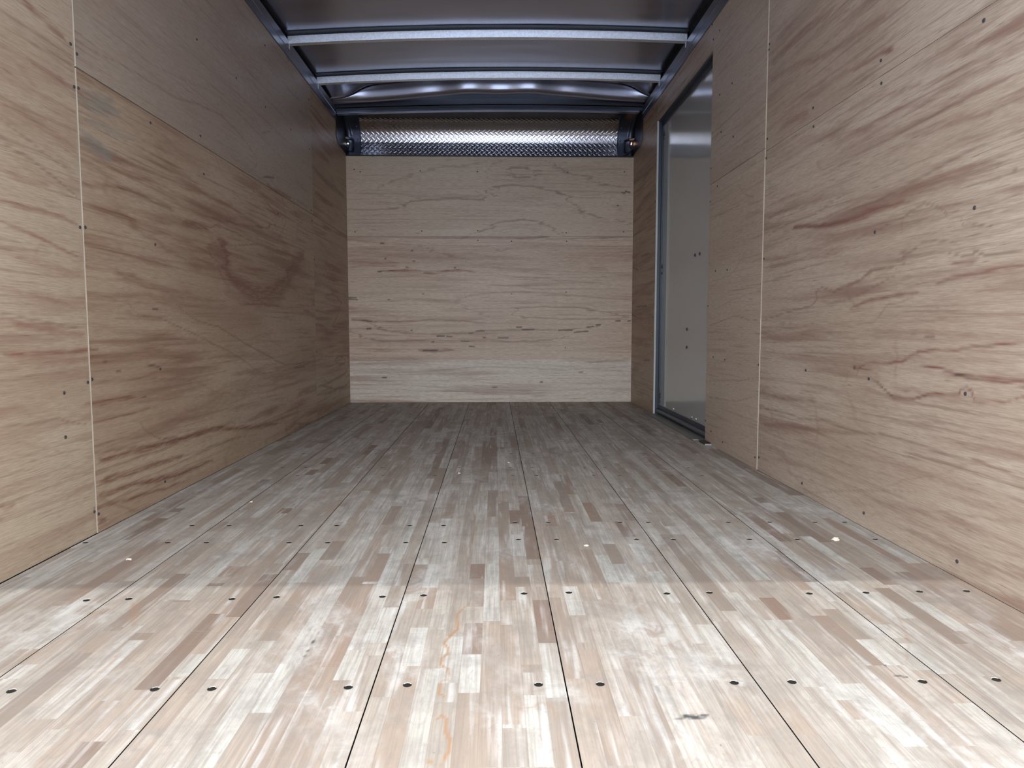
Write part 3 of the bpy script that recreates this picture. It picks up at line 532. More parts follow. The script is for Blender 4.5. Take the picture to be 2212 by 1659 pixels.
def plywood(name, light=(.54, .435, .32), tan=(.455, .345, .245), red=(.31, .185, .13), lines=.25, streak=.6, gloss=.42, bands=()):
    k = NT(name, gloss)
    uv = k.n('ShaderNodeUVMap', uv_map='grain').outputs[0]
    at = k.n('ShaderNodeAttribute', attribute_name='figure'); sep = k.n('ShaderNodeSeparateColor'); k.l(at.outputs['Color'], sep.inputs[0])
    S, L, G, Dk = sep.outputs[0], sep.outputs[1], sep.outputs[2], at.outputs['Alpha']
    big = k.noise(uv, (.9, 3.2, 1), 3); col = k.mix(k.mapr(big, .35, .65), light, tan)
    oz = k.n('ShaderNodeSeparateXYZ'); k.l(k.n('ShaderNodeTexCoord').outputs['Object'], oz.inputs[0])
    for zb, bc, bf in bands:      # paler strips of the face veneer, joined along a level line
        col = k.mix(k.mapr(oz.outputs[2], zb-.0008, zb+.0008, bf, 0), col, bc)
    # soft elongated reddish streaks of the veneer
    med = k.noise(uv, (1.3, 22, 1), 5, .62, .4); zone = k.noise(uv, (.7, 2.3, 4), 2)
    sm = k.math('MULTIPLY', k.mapr(med, .44, .66), k.mapr(zone, .36, .6, .2, 1))
    col = k.mix(k.math('MULTIPLY', sm, streak), col, red)
    # growth figure: warped contour lines
    w1 = k.noise(uv, (.8, 2.6, 8), 2, .4, .3); sx = k.n('ShaderNodeSeparateXYZ'); k.l(uv, sx.inputs[0])
    w2 = k.noise(uv, (5, 18, 8), 3)
    ph = k.math('ADD', k.math('MULTIPLY', sx.outputs[1], 4.0), k.math('ADD', k.math('MULTIPLY', w1, 7.0), k.math('MULTIPLY', w2, .35)))
    fr = k.math('FRACT', ph); ln = k.math('ABSOLUTE', k.math('SUBTRACT', fr, .5))
    lm = k.math('MULTIPLY', k.mapr(ln, .0, .07, 1, 0), k.mapr(k.noise(uv, (2, 6, 2), 2), .4, .62, 0, 1))
    col = k.mix(k.math('MULTIPLY', lm, lines), col, red)
    # traced figure, feathered by the pore direction
    fine = k.noise(uv, (14, 150, 1), 4, .6); fm = k.mapr(fine, .3, .6, .35, 1.1)
    fm2 = k.math('MULTIPLY', fm, k.mapr(k.noise(uv, (3, 60, 3), 4), .3, .55, .5, 1))
    col = k.mix(k.math('MINIMUM', k.math('MULTIPLY', k.math('MULTIPLY', S, fm2), .95), 1.0), col, (red[0]*.72, red[1]*.42, red[2]*.42))
    col = k.mix(k.math('MULTIPLY', k.math('MULTIPLY', L, k.math('ADD', k.math('MULTIPLY', fm2, .5), .5)), .72), col, tuple(c*.62 for c in red))
    col = k.mix(k.math('MULTIPLY', k.math('MULTIPLY', G, fm), .8), col, (.25, .25, .22))
    # pores
    ts = k.math('MULTIPLY', k.mapr(k.noise(uv, (2.2, 75, 21), 5, .65, .25), .5, .66), k.mapr(k.noise(uv, (1.1, 5, 31), 2), .35, .6, .15, 1))
    col = k.mix(k.math('MULTIPLY', ts, .5), col, tuple(c*.7 for c in red))
    pore = k.noise(uv, (22, 420, 1), 3, .6)
    col = k.mix(k.mapr(pore, .38, .62, .34, 0), col, (.24, .15, .10))
    fl = k.math('MULTIPLY', k.mapr(k.noise(uv, (9, 130, 9), 2), .64, .76), .6)
    col = k.mix(fl, col, (.2, .11, .07))
    col = k.mix(k.math('MULTIPLY', Dk, .85), col, (.055, .025, .018))
    k.l(col, k.b.inputs['Base Color']); k.bump(pore, .12, .0006)
    k.l(k.mapr(pore, .3, .7, gloss+.1, gloss-.04, False), k.b.inputs['Roughness'])
    return k.m

def floor_mat():
    k = NT('laminated_hardwood', .5); k.b.inputs['Specular IOR Level'].default_value = .04
    uv = k.n('ShaderNodeUVMap', uv_map='grain').outputs[0]
    geo = k.n('ShaderNodeTexCoord').outputs['Object']
    at = k.n('ShaderNodeAttribute', attribute_name='strip'); sep = k.n('ShaderNodeSeparateColor'); k.l(at.outputs['Color'], sep.inputs[0])
    fg = k.n('ShaderNodeAttribute', attribute_name='figure'); fs = k.n('ShaderNodeSeparateColor'); k.l(fg.outputs['Color'], fs.inputs[0])
    tone, red = sep.outputs[0], sep.outputs[1]
    r = k.n('ShaderNodeValToRGB'); k.l(tone, r.inputs[0]); e = r.color_ramp.elements
    e[0].position = 0; e[0].color = (.59, .585, .54, 1); e[1].position = 1; e[1].color = (.16, .105, .08, 1)
    for p, c in ((.3, (.445, .40, .345)), (.55, (.325, .265, .215)), (.78, (.19, .13, .10))): q = e.new(p); q.color = (*c, 1)
    r2_ = k.n('ShaderNodeValToRGB'); k.l(tone, r2_.inputs[0]); e = r2_.color_ramp.elements
    e[0].position = 0; e[0].color = (.52, .47, .41, 1); e[1].position = 1; e[1].color = (.24, .125, .085, 1)
    q = e.new(.5); q.color = (.37, .28, .215, 1)
    col = k.mix(red, r.outputs[0], r2_.outputs[0])
    # grain along the strips
    g = k.noise(uv, (7, 260, 1), 4, .6); col = k.mix(k.mapr(g, .35, .65, .38, 0), col, (.24, .18, .14))
    g2 = k.noise(uv, (2.2, 60, 5), 3, .6, .8); col = k.mix(k.mapr(g2, .47, .68, 0, .6), col, (.26, .20, .16))
    g3 = k.noise(uv, (3, 45, 15), 3); col = k.mix(k.mapr(g3, .52, .72, 0, .5), col, (.72, .715, .70))
    # glue lines between the strips
    sxx = k.n('ShaderNodeSeparateXYZ'); k.l(geo, sxx.inputs[0]); fx = k.math('FRACT', k.math('MULTIPLY', k.math('ADD', sxx.outputs[0], 1.10828), 9/.3048))
    gl = k.mapr(k.math('ABSOLUTE', k.math('SUBTRACT', fx, .5)), .478, .494, 0, .5); col = k.mix(k.math('MULTIPLY', gl, k.mapr(g2, .35, .6, .3, 1)), col, (.17, .12, .09))
    # chalky wear and grey dirt across the boards
    wr = k.noise(geo, (5, 2.6, 1), 5, .62, .6); wr2 = k.noise(geo, (26, 20, 1), 4, .6, 1.2)
    col = k.mix(k.math('MULTIPLY', k.mapr(wr, .49, .70), k.mapr(wr2, .38, .62, .2, .7)), col, (.60, .585, .56))
    dt = k.noise(geo, (3.3, 6, 9), 4, .6, 1.5); col = k.mix(k.mapr(dt, .5, .74, .08, .5), col, (.27, .24, .22))
    sc_ = k.noise(geo, (7, 60, 3), 3, .5, 2.5); col = k.mix(k.math('MULTIPLY', k.mapr(sc_, .62, .7), .28), col, (.33, .29, .27))
    sp_ = k.noise(geo, (130, 110, 3), 2); col = k.mix(k.mapr(sp_, .74, .78, 0, .6), col, (.10, .08, .07))
    gr1 = k.noise(geo, (16, 9, 5), 7, .7, .5); col = k.mix(k.mapr(gr1, .42, .68, 0, .42), col, (.23, .205, .18))
    gr2 = k.noise(geo, (60, 26, 8), 5, .7, 1.0); col = k.mix(k.mapr(gr2, .5, .7, 0, .3), col, (.22, .19, .165))
    brk = k.mapr(k.noise(geo, (70, 55, 3), 3), .3, .6, .3, 1)
    col = k.mix(k.math('MULTIPLY', fs.outputs[0], .8), col, (.34, .18, .085))
    col = k.mix(k.math('MULTIPLY', fs.outputs[1], .6), col, (.33, .20, .13))
    col = k.mix(k.math('MULTIPLY', k.math('MULTIPLY', fs.outputs[2], brk), .75), col, (.24, .225, .22))
    col = k.mix(k.math('MULTIPLY', fg.outputs['Alpha'], .93), col, (.045, .045, .05))
    k.l(col, k.b.inputs['Base Color'])
    k.l(k.mapr(wr2, .3, .7, .42, .58, False), k.b.inputs['Roughness']); k.bump(g, .15, .0006)
    return k.m

def metal(name, col, rough, spangle=0, metallic=1.0, brushed=None):
    k = NT(name, rough, metallic); geo = k.n('ShaderNodeTexCoord').outputs['Object']
    if spangle:
        v = k.n('ShaderNodeTexVoronoi'); v.inputs['Scale'].default_value = spangle; k.l(geo, v.inputs['Vector'])
        c = k.n('ShaderNodeSeparateColor'); k.l(v.outputs['Color'], c.inputs[0])
        k.l(k.mix(c.outputs[0], tuple(x*.88 for x in col), tuple(min(1, x*1.08) for x in col)), k.b.inputs['Base Color'])
        k.l(k.mapr(c.outputs[1], 0, 1, rough-.05, rough+.08, False), k.b.inputs['Roughness'])
    else:
        nz = k.noise(geo, brushed or (6, 6, 6), 3)
        k.l(k.mix(k.mapr(nz, .3, .7), tuple(x*.93 for x in col), col), k.b.inputs['Base Color'])
        k.l(k.mapr(nz, .3, .7, rough*.85, rough*1.15, False), k.b.inputs['Roughness'])
    return k.m
def plain(name, col, rough=.5, var=.1, spec=.5):
    k = NT(name, rough); geo = k.n('ShaderNodeTexCoord').outputs['Object']
    nz = k.noise(geo, (8, 8, 8), 4); k.l(k.mix(k.mapr(nz, .3, .7), tuple(x*(1-var) for x in col), col), k.b.inputs['Base Color'])
    k.b.inputs['Specular IOR Level'].default_value = spec
    return k.m

M_PLY_L = plywood('plywood_left')
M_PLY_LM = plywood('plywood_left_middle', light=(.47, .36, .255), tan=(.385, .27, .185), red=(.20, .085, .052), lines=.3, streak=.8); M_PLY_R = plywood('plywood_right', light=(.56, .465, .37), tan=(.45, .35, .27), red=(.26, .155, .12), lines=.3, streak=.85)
M_PLY_PALE2 = plywood('plywood_pale_right', light=(.55, .455, .36), tan=(.475, .38, .30), lines=.12, streak=.25)
M_PLY_PALE = plywood('plywood_pale', light=(.43, .355, .285), tan=(.375, .30, .24), lines=.12, streak=.2)
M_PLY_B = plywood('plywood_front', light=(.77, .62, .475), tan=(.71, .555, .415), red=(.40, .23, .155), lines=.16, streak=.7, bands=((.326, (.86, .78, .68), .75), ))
M_PLY_B2 = plywood('plywood_front_upper', light=(.72, .59, .45), tan=(.67, .53, .40), red=(.45, .29, .19), lines=.08, streak=.2)
M_FLOOR = floor_mat()
M_EDGE = plain('plywood_edge', (.44, .37, .29), .6)
M_DARK = plain('dark_gap', (.02, .017, .015), .8, spec=.1)
M_ROOF = metal('roof_aluminium', (.40, .43, .54), .22, metallic=.95, brushed=(1.2, 14, 1))
M_GALV = metal('galvanized_steel', (.76, .80, .86), .38, spangle=160, metallic=.7)
M_RAIL = metal('rail_aluminium', (.25, .27, .34), .34, brushed=(9, .4, 20))
M_HEAD = metal('header_steel', (.07, .077, .092), .45, brushed=(.6, 9, 30))
M_TREAD = metal('diamond_plate_aluminium', (.5, .5, .54), .13)
M_CAP = metal('cap_casting', (.085, .10, .14), .33, metallic=.9)
M_BLACK = plain('black_rubber', (.012, .013, .018), .45)
M_SEAL_SHADE = plain('blue_black_seal_and_shade', (.035, .045, .07), .4)
M_WHITE = plain('white_trim', (.60, .60, .59), .35)
M_SILL = metal('sill_aluminium', (.30, .30, .28), .5, metallic=.7)
M_BRIGHT = metal('bright_cut_metal', (.92, .93, .95), .3)
M_SCREW = plain('dark_screw', (.05, .05, .055), .35)
M_SCREWL = metal('zinc_screw', (.75, .75, .74), .3)
M_HOLE = plain('screw_hole', (.012, .011, .01), .6)
M_RIM = plain('pale_rim', (.80, .74, .64), .6)
M_CHIP = plain('wood_chip', (.82, .72, .58), .6)
kd = NT('door_skin', .11); kd.b.inputs['Base Color'].default_value = (.44, .44, .435, 1); kd.b.inputs['Specular IOR Level'].default_value = .8
kd.b.inputs['Metallic'].default_value = .12
M_DOOR = kd.m
kl = NT('white_glint', .3); kl.b.inputs['Emission Color'].default_value = (1, .93, .75, 1); kl.b.inputs['Emission Strength'].default_value = 1.5; M_GLINT = kl.m  # emission paints in the small white glint at the left cap
kl = NT('orange_glint', .3); kl.b.inputs['Emission Color'].default_value = (1, .48, .25, 1); kl.b.inputs['Emission Strength'].default_value = 2.5; M_GLINT_ORANGE = kl.m  # emission paints in the orange glint at the right cap

# ------------------------------------------------------------------ plywood panels
FE = {'L': [('s', .055, .85, [(2.93, .81), (3.1, .745), (3.35, .70), (3.7, .74), (3.92, .85)]), ('s', .05, .65, [(2.83, .89), (2.97, .84), (3.0, .78)]), ('s', .07, .75, [(3.82, .83), (3.97, .91), (4.12, .985)]), ('s', .11, .4, [(1.95, .62), (2.6, .66), (3.3, .60)]), ('s', .07, .4, [(1.95, .76), (2.7, .80)]), ('s', .05, .5, [(1.95, .22), (2.5, .25), (3.2, .30), (4.2, .36)]), ('s', .06, .45, [(1.95, .34), (2.6, .37)])], 'R': [], 'B': [('s', .24, .45, [(-1.12, 1.11), (1.06, 1.11)]), ('s', .26, .25, [(-1.12, .47), (-.2, .47), (.2, .50), (1.06, .50)])]}
for s_, c_, w_, t_, p_ in FEAT:
    if c_ == 'l' and s_ == 'B': w_ *= 2.0; t_ *= .9
    if c_ == 'l' and s_ == 'L' and p_[0][0] > 4.3: w_ *= 1.8
    FE[s_].append((c_, w_, t_, p_))
_seed = [0]
def panel(parent, surf, u0, u1, v0, v1, pos, mat, thick=.0095, step=.006, label=None, edge_u0=None):
    """a plywood sheet on the side (u=y) or front (u=x) wall; its face is a fine grid that carries the veneer figure"""
    _seed[0] += 1; sd = _seed[0]
    nu, nv = max(2, int((u1-u0)/step)+1), max(2, int((v1-v0)/step)+1)
    us, vs = np.linspace(u0, u1, nu), np.linspace(v0, v1, nv)
    U, V = np.meshgrid(us, vs, indexing='ij')
    P = np.empty((nu, nv, 3)); sgn = {'L': -1, 'R': 1, 'B': 1}[surf]
    if surf == 'B': P[..., 0] = U; P[..., 1] = pos; back = 1
    else: P[..., 0] = pos; P[..., 1] = U; back = 0
    P[..., 2] = V; N = nu*nv
    # rim ring pushed back by the sheet's thickness
    idx = np.arange(N).reshape(nu, nv)
    ring = np.concatenate([idx[:, 0], idx[-1, 1:], idx[-2::-1, -1], idx[0, -2:0:-1]])
    Pf = P.reshape(-1, 3); Rb = Pf[ring].copy(); Rb[:, back] += sgn*thick
    verts = np.concatenate([Pf, Rb]); a, b, c, d = idx[:-1, :-1], idx[1:, :-1], idx[1:, 1:], idx[:-1, 1:]
    flip = surf == 'L'
    faces = np.stack([a, b, c, d] if not flip else [a, d, c, b], -1).reshape(-1, 4)
    if surf == 'R': faces = faces[:, ::-1]; 
    if surf == 'B': pass
    n = len(ring); j = np.arange(n); j2 = (j+1) % n
    rim = np.stack([ring[j], ring[j2], N+j2, N+j], -1)
    allf = np.concatenate([faces, rim]).tolist()
    me = bpy.data.meshes.new('plywood_panel'); me.from_pydata(verts.tolist(), [], allf)
    me.materials.append(mat); me.materials.append(M_EDGE)
    mi = np.zeros(len(allf), np.int32); mi[len(faces):] = 1; me.polygons.foreach_set('material_index', mi)
    f = stroke_field(U, V, FE[surf])
    colr = np.zeros((len(verts), 4), np.float32)
    for q, ch in enumerate('slgd'): colr[:N, q] = f[ch].reshape(-1)
    at = me.color_attributes.new('figure', 'FLOAT_COLOR', 'POINT'); at.data.foreach_set('color', colr.reshape(-1))
    uvl = me.uv_layers.new(name='grain'); li = np.empty(len(me.loops), np.int32); me.loops.foreach_get('vertex_index', li)
    uvv = np.stack([verts[:, 1-back], verts[:, 2]], -1) if back == 0 else np.stack([verts[:, 0], verts[:, 2]], -1)
    uvv = uvv + np.array([sd*3.7, sd*5.3]); uvl.data.foreach_set('uv', uvv[li].reshape(-1).astype(np.float32))
    me.validate(); o = link('plywood_panel', me, parent)
    if label: o['label'] = label
    return o
SCREW_ME = {}
def screw_mesh(surf):
    if surf in SCREW_ME: return SCREW_ME[surf]
    bm = bmesh.new(); n = 10; r, h = .0048, .0022
    for k, (rr, hh) in enumerate(((r, -.001), (r, h*.5), (r*.7, h))): 
        ring = [bm.verts.new((rr*math.cos(i*2*math.pi/n), rr*math.sin(i*2*math.pi/n), hh)) for i in range(n)]
        if k: 
            for i in range(n): bm.faces.new((prev[i], prev[(i+1) % n], ring[(i+1) % n], ring[i]))
        prev = ring
    c = bm.verts.new((0, 0, h*.35))
    for i in range(n): bm.faces.new((prev[i], prev[(i+1) % n], c))
    R = {'L': Matrix.Rotation(math.pi/2, 4, 'Y'), 'R': Matrix.Rotation(-math.pi/2, 4, 'Y'), 'B': Matrix.Rotation(math.pi/2, 4, 'X'), 'F': Matrix.Identity(4)}[surf[0]]
    bmesh.ops.transform(bm, matrix=R, verts=bm.verts); me = bpy.data.meshes.new('screw'); bm.to_mesh(me); bm.free()
    me.materials.append(M_SCREWL if surf.endswith('z') else M_SCREW); SCREW_ME[surf] = me; return me

def wall_backing(name, *a):
    o = box(name, M_DARK, None, *a); tag(o, None, None, kind='structure'); return o
wl = wall_backing('wall_left', XL-.05, XL-.0125, Y0, 5.55, -.02, 2.30)
wr = bmesh.new()
for q in ((Y0, 3.46, -.02, 2.32), (4.625, 5.55, -.02, 2.32), (3.46, 4.625, 1.883, 2.32)): add_box(wr, XR+.0115, XR+.05, q[0], q[1], q[2], q[3])
wr = bm_obj('wall_right', wr, M_DARK); tag(wr, None, None, kind='structure')
wf = wall_backing('wall_front', -1.2, 1.13, D+.010, D+.025, -.02, 1.845)
PL = []
def P_(parent, surf, u0, u1, v0, v1, pos, mat, **k):
    o = panel(parent, surf, u0, u1, v0, v1, pos, mat, **k); PL.append((surf, u0, u1, v0, v1, pos, o)); return o
P_(wl, 'L', Y0, 1.944, .001, PT_L, XL-.0022, M_PLY_L, label='nearest left plywood sheet, full height with reddish bands')
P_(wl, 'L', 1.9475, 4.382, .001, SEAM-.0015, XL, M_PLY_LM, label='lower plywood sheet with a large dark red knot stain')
P_(wl, 'L', 1.9475, 4.382, SEAM+.0015, PT_L, XL, M_PLY_PALE, label='upper pale plywood sheet with thin wavy grain lines')
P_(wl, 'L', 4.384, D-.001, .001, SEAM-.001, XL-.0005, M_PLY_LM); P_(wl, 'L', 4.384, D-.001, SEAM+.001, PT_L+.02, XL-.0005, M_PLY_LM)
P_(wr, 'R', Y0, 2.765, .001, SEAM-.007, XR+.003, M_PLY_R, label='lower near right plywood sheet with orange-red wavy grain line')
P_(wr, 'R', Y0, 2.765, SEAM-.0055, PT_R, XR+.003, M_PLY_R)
P_(wr, 'R', 2.768, 3.463, .001, SEAM+.003, XR, M_PLY_PALE2); P_(wr, 'R', 2.768, 3.463, SEAM+.005, PT_R, XR, M_PLY_PALE2)
P_(wr, 'R', 3.4645, 4.604, 1.882, PT_R, XR, M_PLY_R, label='strip of plywood above the side door')
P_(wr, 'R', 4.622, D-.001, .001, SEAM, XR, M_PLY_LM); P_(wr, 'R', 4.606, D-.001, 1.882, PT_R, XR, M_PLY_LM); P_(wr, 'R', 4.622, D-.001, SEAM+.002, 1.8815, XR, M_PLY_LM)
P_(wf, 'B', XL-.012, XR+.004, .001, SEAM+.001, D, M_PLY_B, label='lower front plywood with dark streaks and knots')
P_(wf, 'B', XL-.015, XR+.006, SEAM+.0025, 1.833, D, M_PLY_B2, label='upper front plywood with oval grain figure')
for s_, lst in SCREWS.items():
    for (u, v) in lst:
        best = min(PL, key=lambda q: (q[0] != s_)*100 + max(q[1]-u, 0, u-q[2]) + max(q[3]-v, 0, v-q[4]))
        u = min(max(u, best[1]+.006), best[2]-.006); v = min(max(v, best[3]+.006), best[4]-.006)
        o = bpy.data.objects.new('screw', screw_mesh(s_ + ('z' if (s_ == 'B' and v < .9) else ''))); COL.objects.link(o); o.parent = best[6]
        o.location = (u, best[5], v) if s_ == 'B' else (best[5], u, v)

# ------------------------------------------------------------------ floor
fl = box('floor', M_DARK, None, XL-.01, XR+.012, Y0, D+.008, -.06, -.012); tag(fl, None, None, kind='structure')
SEAMX0, BW = -1.10828, .3048
rng = random.Random(11)
TONE = {'W': (.12, .05), 'T': (.40, .2), 'P': (.42, .75), 'R': (.66, .9), 'D': (.78, .35), 'G': (.58, .15)}
NS = 9
overrides = {}
for xc, ya, yb, t in STRIPS:
    k = int((xc-SEAMX0)/BW); s = int(((xc-SEAMX0)-k*BW)/(BW/NS)); overrides.setdefault((k, min(s, NS-1)), []).append((min(ya, yb), max(ya, yb), t))
boards = []
for k in range(7):
    x0 = max(SEAMX0+k*BW, XL) + .0011; x1 = min(SEAMX0+(k+1)*BW, XR+.004) - .0011
    if k == 6: x1 = XR+.003
    xs = []
    for s in range(NS):
        a = max(SEAMX0+k*BW+s*BW/NS, x0); b = min(SEAMX0+k*BW+(s+1)*BW/NS, x1)
        if k == 6 and s == NS-1: b = x1
        for q in range(8): xs.append((a+(b-a)*q/8, s))
    X = np.array([a for a, _ in xs]+[x1]); sidx = np.array([s for _, s in xs])
    Yv = np.concatenate([np.arange(Y0, .84, .03), np.arange(.84, 1.75, .0045), np.arange(1.75, 2.4, .009), np.arange(2.4, 5.385, .02), [5.385]])
    nx, ny = len(X), len(Yv); strip = np.zeros((nx-1, ny-1, 4), np.float32); strip[..., 3] = 1
    for s in range(NS):
        cols = sidx == s; y = Y0 - rng.random()*.6
        while y < 5.4:
            Ls = rng.choice((.15, .25, .35, .45, .6, .8, 1.0, 1.2)) * rng.uniform(.8, 1.2)
            rr = rng.random(); tone = .10+.2*rng.random() if rr < .36 else (.28+.24*rng.random() if rr < .84 else .52+.26*rng.random())
            redn = rng.random()**2.2*.9; off = rng.random()
            m = (Yv[:-1] >= y-.0001) & (Yv[:-1] < y+Ls); strip[np.ix_(cols, m)] = (tone, redn, off, 1); y += Ls
        for ya, yb, t in overrides.get((k, s), []):
            tt, rd = TONE[t]; tt = min(1, max(0, tt+rng.uniform(-.04, .04))); off = rng.random()
            m = (Yv[:-1] >= ya) & (Yv[:-1] < yb); strip[np.ix_(cols, m)] = (tt, rd, off, 1)
    XX, YY = np.meshgrid(X, Yv, indexing='ij'); N = nx*ny
    Pf = np.stack([XX, YY, np.zeros_like(XX)], -1).reshape(-1, 3); idx = np.arange(N).reshape(nx, ny)
    ring = np.concatenate([idx[:, 0], idx[-1, 1:], idx[-2::-1, -1], idx[0, -2:0:-1]])
    Rb = Pf[ring].copy(); Rb[:, 2] = -.012
    verts = np.concatenate([Pf, Rb]); faces = np.stack([idx[:-1, :-1], idx[1:, :-1], idx[1:, 1:], idx[:-1, 1:]], -1).reshape(-1, 4)
    n = len(ring); j = np.arange(n); rim = np.stack([ring[(j+1) % n], ring[j], N+j, N+(j+1) % n], -1)
    me = bpy.data.meshes.new('floorboard'); me.from_pydata(verts.tolist(), [], np.concatenate([faces, rim]).tolist()); me.materials.append(M_FLOOR)
    me.materials.append(M_DARK); mi = np.zeros(len(faces)+len(rim), np.int32); mi[len(faces):] = 1; me.polygons.foreach_set('material_index', mi)
    sa = me.attributes.new('strip', 'FLOAT_COLOR', 'FACE'); sv = np.zeros((len(faces)+len(rim), 4), np.float32); sv[:len(faces)] = strip.reshape(-1, 4); sv[len(faces):] = (.9, .3, 0, 1)
    sa.data.foreach_set('color', sv.reshape(-1))
    f = stroke_field(XX, YY, FLOORFEAT, .003, .003); colr = np.zeros((len(verts), 4), np.float32)
    for q, ch in enumerate('slgd'): colr[:N, q] = f[ch].reshape(-1)
    me.color_attributes.new('figure', 'FLOAT_COLOR', 'POINT').data.foreach_set('color', colr.reshape(-1))
    uvl = me.uv_layers.new(name='grain'); li = np.empty(len(me.loops), np.int32); me.loops.foreach_get('vertex_index', li)
    lf = np.repeat(np.arange(len(sv)), 4); o3 = sv[lf, 2]
    uvl.data.foreach_set('uv', np.stack([verts[li, 1]+o3*31, verts[li, 0]+o3*17], -1).reshape(-1).astype(np.float32))
    me.validate(); boards.append(link('floorboard', me, fl))
# countersunk screw holes
bm = bmesh.new(); n = 14
def ring_(r, z): return [bm.verts.new((r*math.cos(i*2*math.pi/n), r*math.sin(i*2*math.pi/n), z)) for i in range(n)]
ra, rb, rc = ring_(.0072, .0004), ring_(.0064, .0008), ring_(.0058, .0005)
for A, B_ in ((ra, rb), (rb, rc)):
    for i in range(n): bm.faces.new((A[i], A[(i+1) % n], B_[(i+1) % n], B_[i]))
fc = bm.faces.new(rc)
me_h = bpy.data.meshes.new('countersunk_screw'); bm.to_mesh(me_h); bm.free(); me_h.materials.append(M_RIM); me_h.materials.append(M_HOLE); me_h.polygons[n*2].material_index = 1
for i in range(n*2):
    c = me_h.polygons[i].center
    if c.y < .002: me_h.polygons[i].material_index = 1  # rim stays pale on its far half only, the near half is dark
rest = []; cnt = 0
for (px, py) in sorted(HOLES, key=lambda q: q[1]):
    kk = min(6, max(0, int((px-SEAMX0)/BW)))
    if cnt < 99:
        o = bpy.data.objects.new('countersunk_screw', me_h); COL.objects.link(o); o.parent = boards[kk]; o.location = (px, py, 0); cnt += 1
    else: rest.append((px, py))
if rest:
    bm = bmesh.new()
    for x, y in rest:
        ring = [bm.verts.new((x+.0075*math.cos(i*math.pi/5), y+.0075*math.sin(i*math.pi/5), .0006)) for i in range(10)]; bm.faces.new(ring)
    o = bm_obj('countersunk_screws', bm, M_HOLE, fl); o['kind'] = 'stuff'

# ------------------------------------------------------------------ roof skin, bows, rails, header
def bowz(x):   # underside of the bows
    t = (x-XL)/(XR-XL); return 2.072+.031*t + .027*(1-(2*t-1)**2)
def roof_z(x, y):
    z = bowz(x)+.0445
    t = (x+.03)
    k = np.clip((y-4.62)/.43, 0, 1)
    return z
us = np.linspace(XL-.10, XR+.10, 240)
tl = np.radians(np.concatenate([np.linspace(88, 82, 4), np.linspace(82, 70, 9)[1:], np.linspace(70, 2, 16)[1:]]))
ds = np.concatenate([np.full(3, .003), np.full(8, .0080), np.full(15, .0032)]); tm = (tl[1:]+tl[:-1])/2
dyl = np.concatenate([[0], np.cumsum(ds*np.cos(tm))]); dzl = np.concatenate([[0], np.cumsum(ds*np.sin(tm))]); DROP = dzl[-1]
rows = []
vs1 = np.linspace(Y0, 4.60, 60)
for x in us:
    t = min(max((x-XL)/(XR-XL), -.06), 1.06); zb = 2.072+.031*t+.027*(1-(2*t-1)**2)
    zs = zb + .0445; zf = 2.147+(zb-bowz(0))*.8           # roof skin / underside of the front sheet
    ax = abs(x-.03)
    en = 1/(1+math.exp(-(ax-.55)/.15)); yc = 4.892 - .015*math.cos((x-.035)*2*math.pi/.46+math.pi)*math.exp(-(ax/.42)**4) + .060*en
    amp = 1/(1+math.exp((ax-.95)/.04)); amp = .15+.85*amp; lo_ = .026*en
    col = [(x, y, zs) for y in vs1]
    for s in np.linspace(.1, 1, 8): col.append((x, 4.60+(yc-4.60)*s, zs+(zf+DROP*amp-zs)*min(1, s*1.6)-lo_*s))
    for a_, b_ in zip(dyl, dzl): col.append((x, yc+a_*.999, zf-lo_+(DROP-b_)*amp))
    ye = col[-1][1]
    for s in np.linspace(.2, 1, 5): col.append((x, ye+(5.075-ye)*s, zf-lo_*max(0, 1-s*1.3)))
    rows.append(col)
P = np.array(rows); nx_, ny_ = P.shape[:2]; P[..., 2] += .0015*fbm(P[..., 0]*2, P[..., 1]*2, 5, 2)
P = P.reshape(-1, 3); idx = np.arange(P.shape[0]).reshape(nx_, ny_)
me = bpy.data.meshes.new('ceiling'); F4 = np.stack([idx[:-1, :-1], idx[:-1, 1:], idx[1:, 1:], idx[1:, :-1]], -1).reshape(-1, 4)
top = P.copy(); top[:, 2] = top[:, 2].max()+.01; nn = len(P); F5 = F4[:, ::-1]+nn
me.from_pydata(np.concatenate([P, top]).tolist(), [], np.concatenate([F4, F5]).tolist()); me.polygons.foreach_set('use_smooth', [True]*len(me.polygons))
ceil = link('ceiling', me, None, M_ROOF); tag(ceil, None, None, kind='structure')

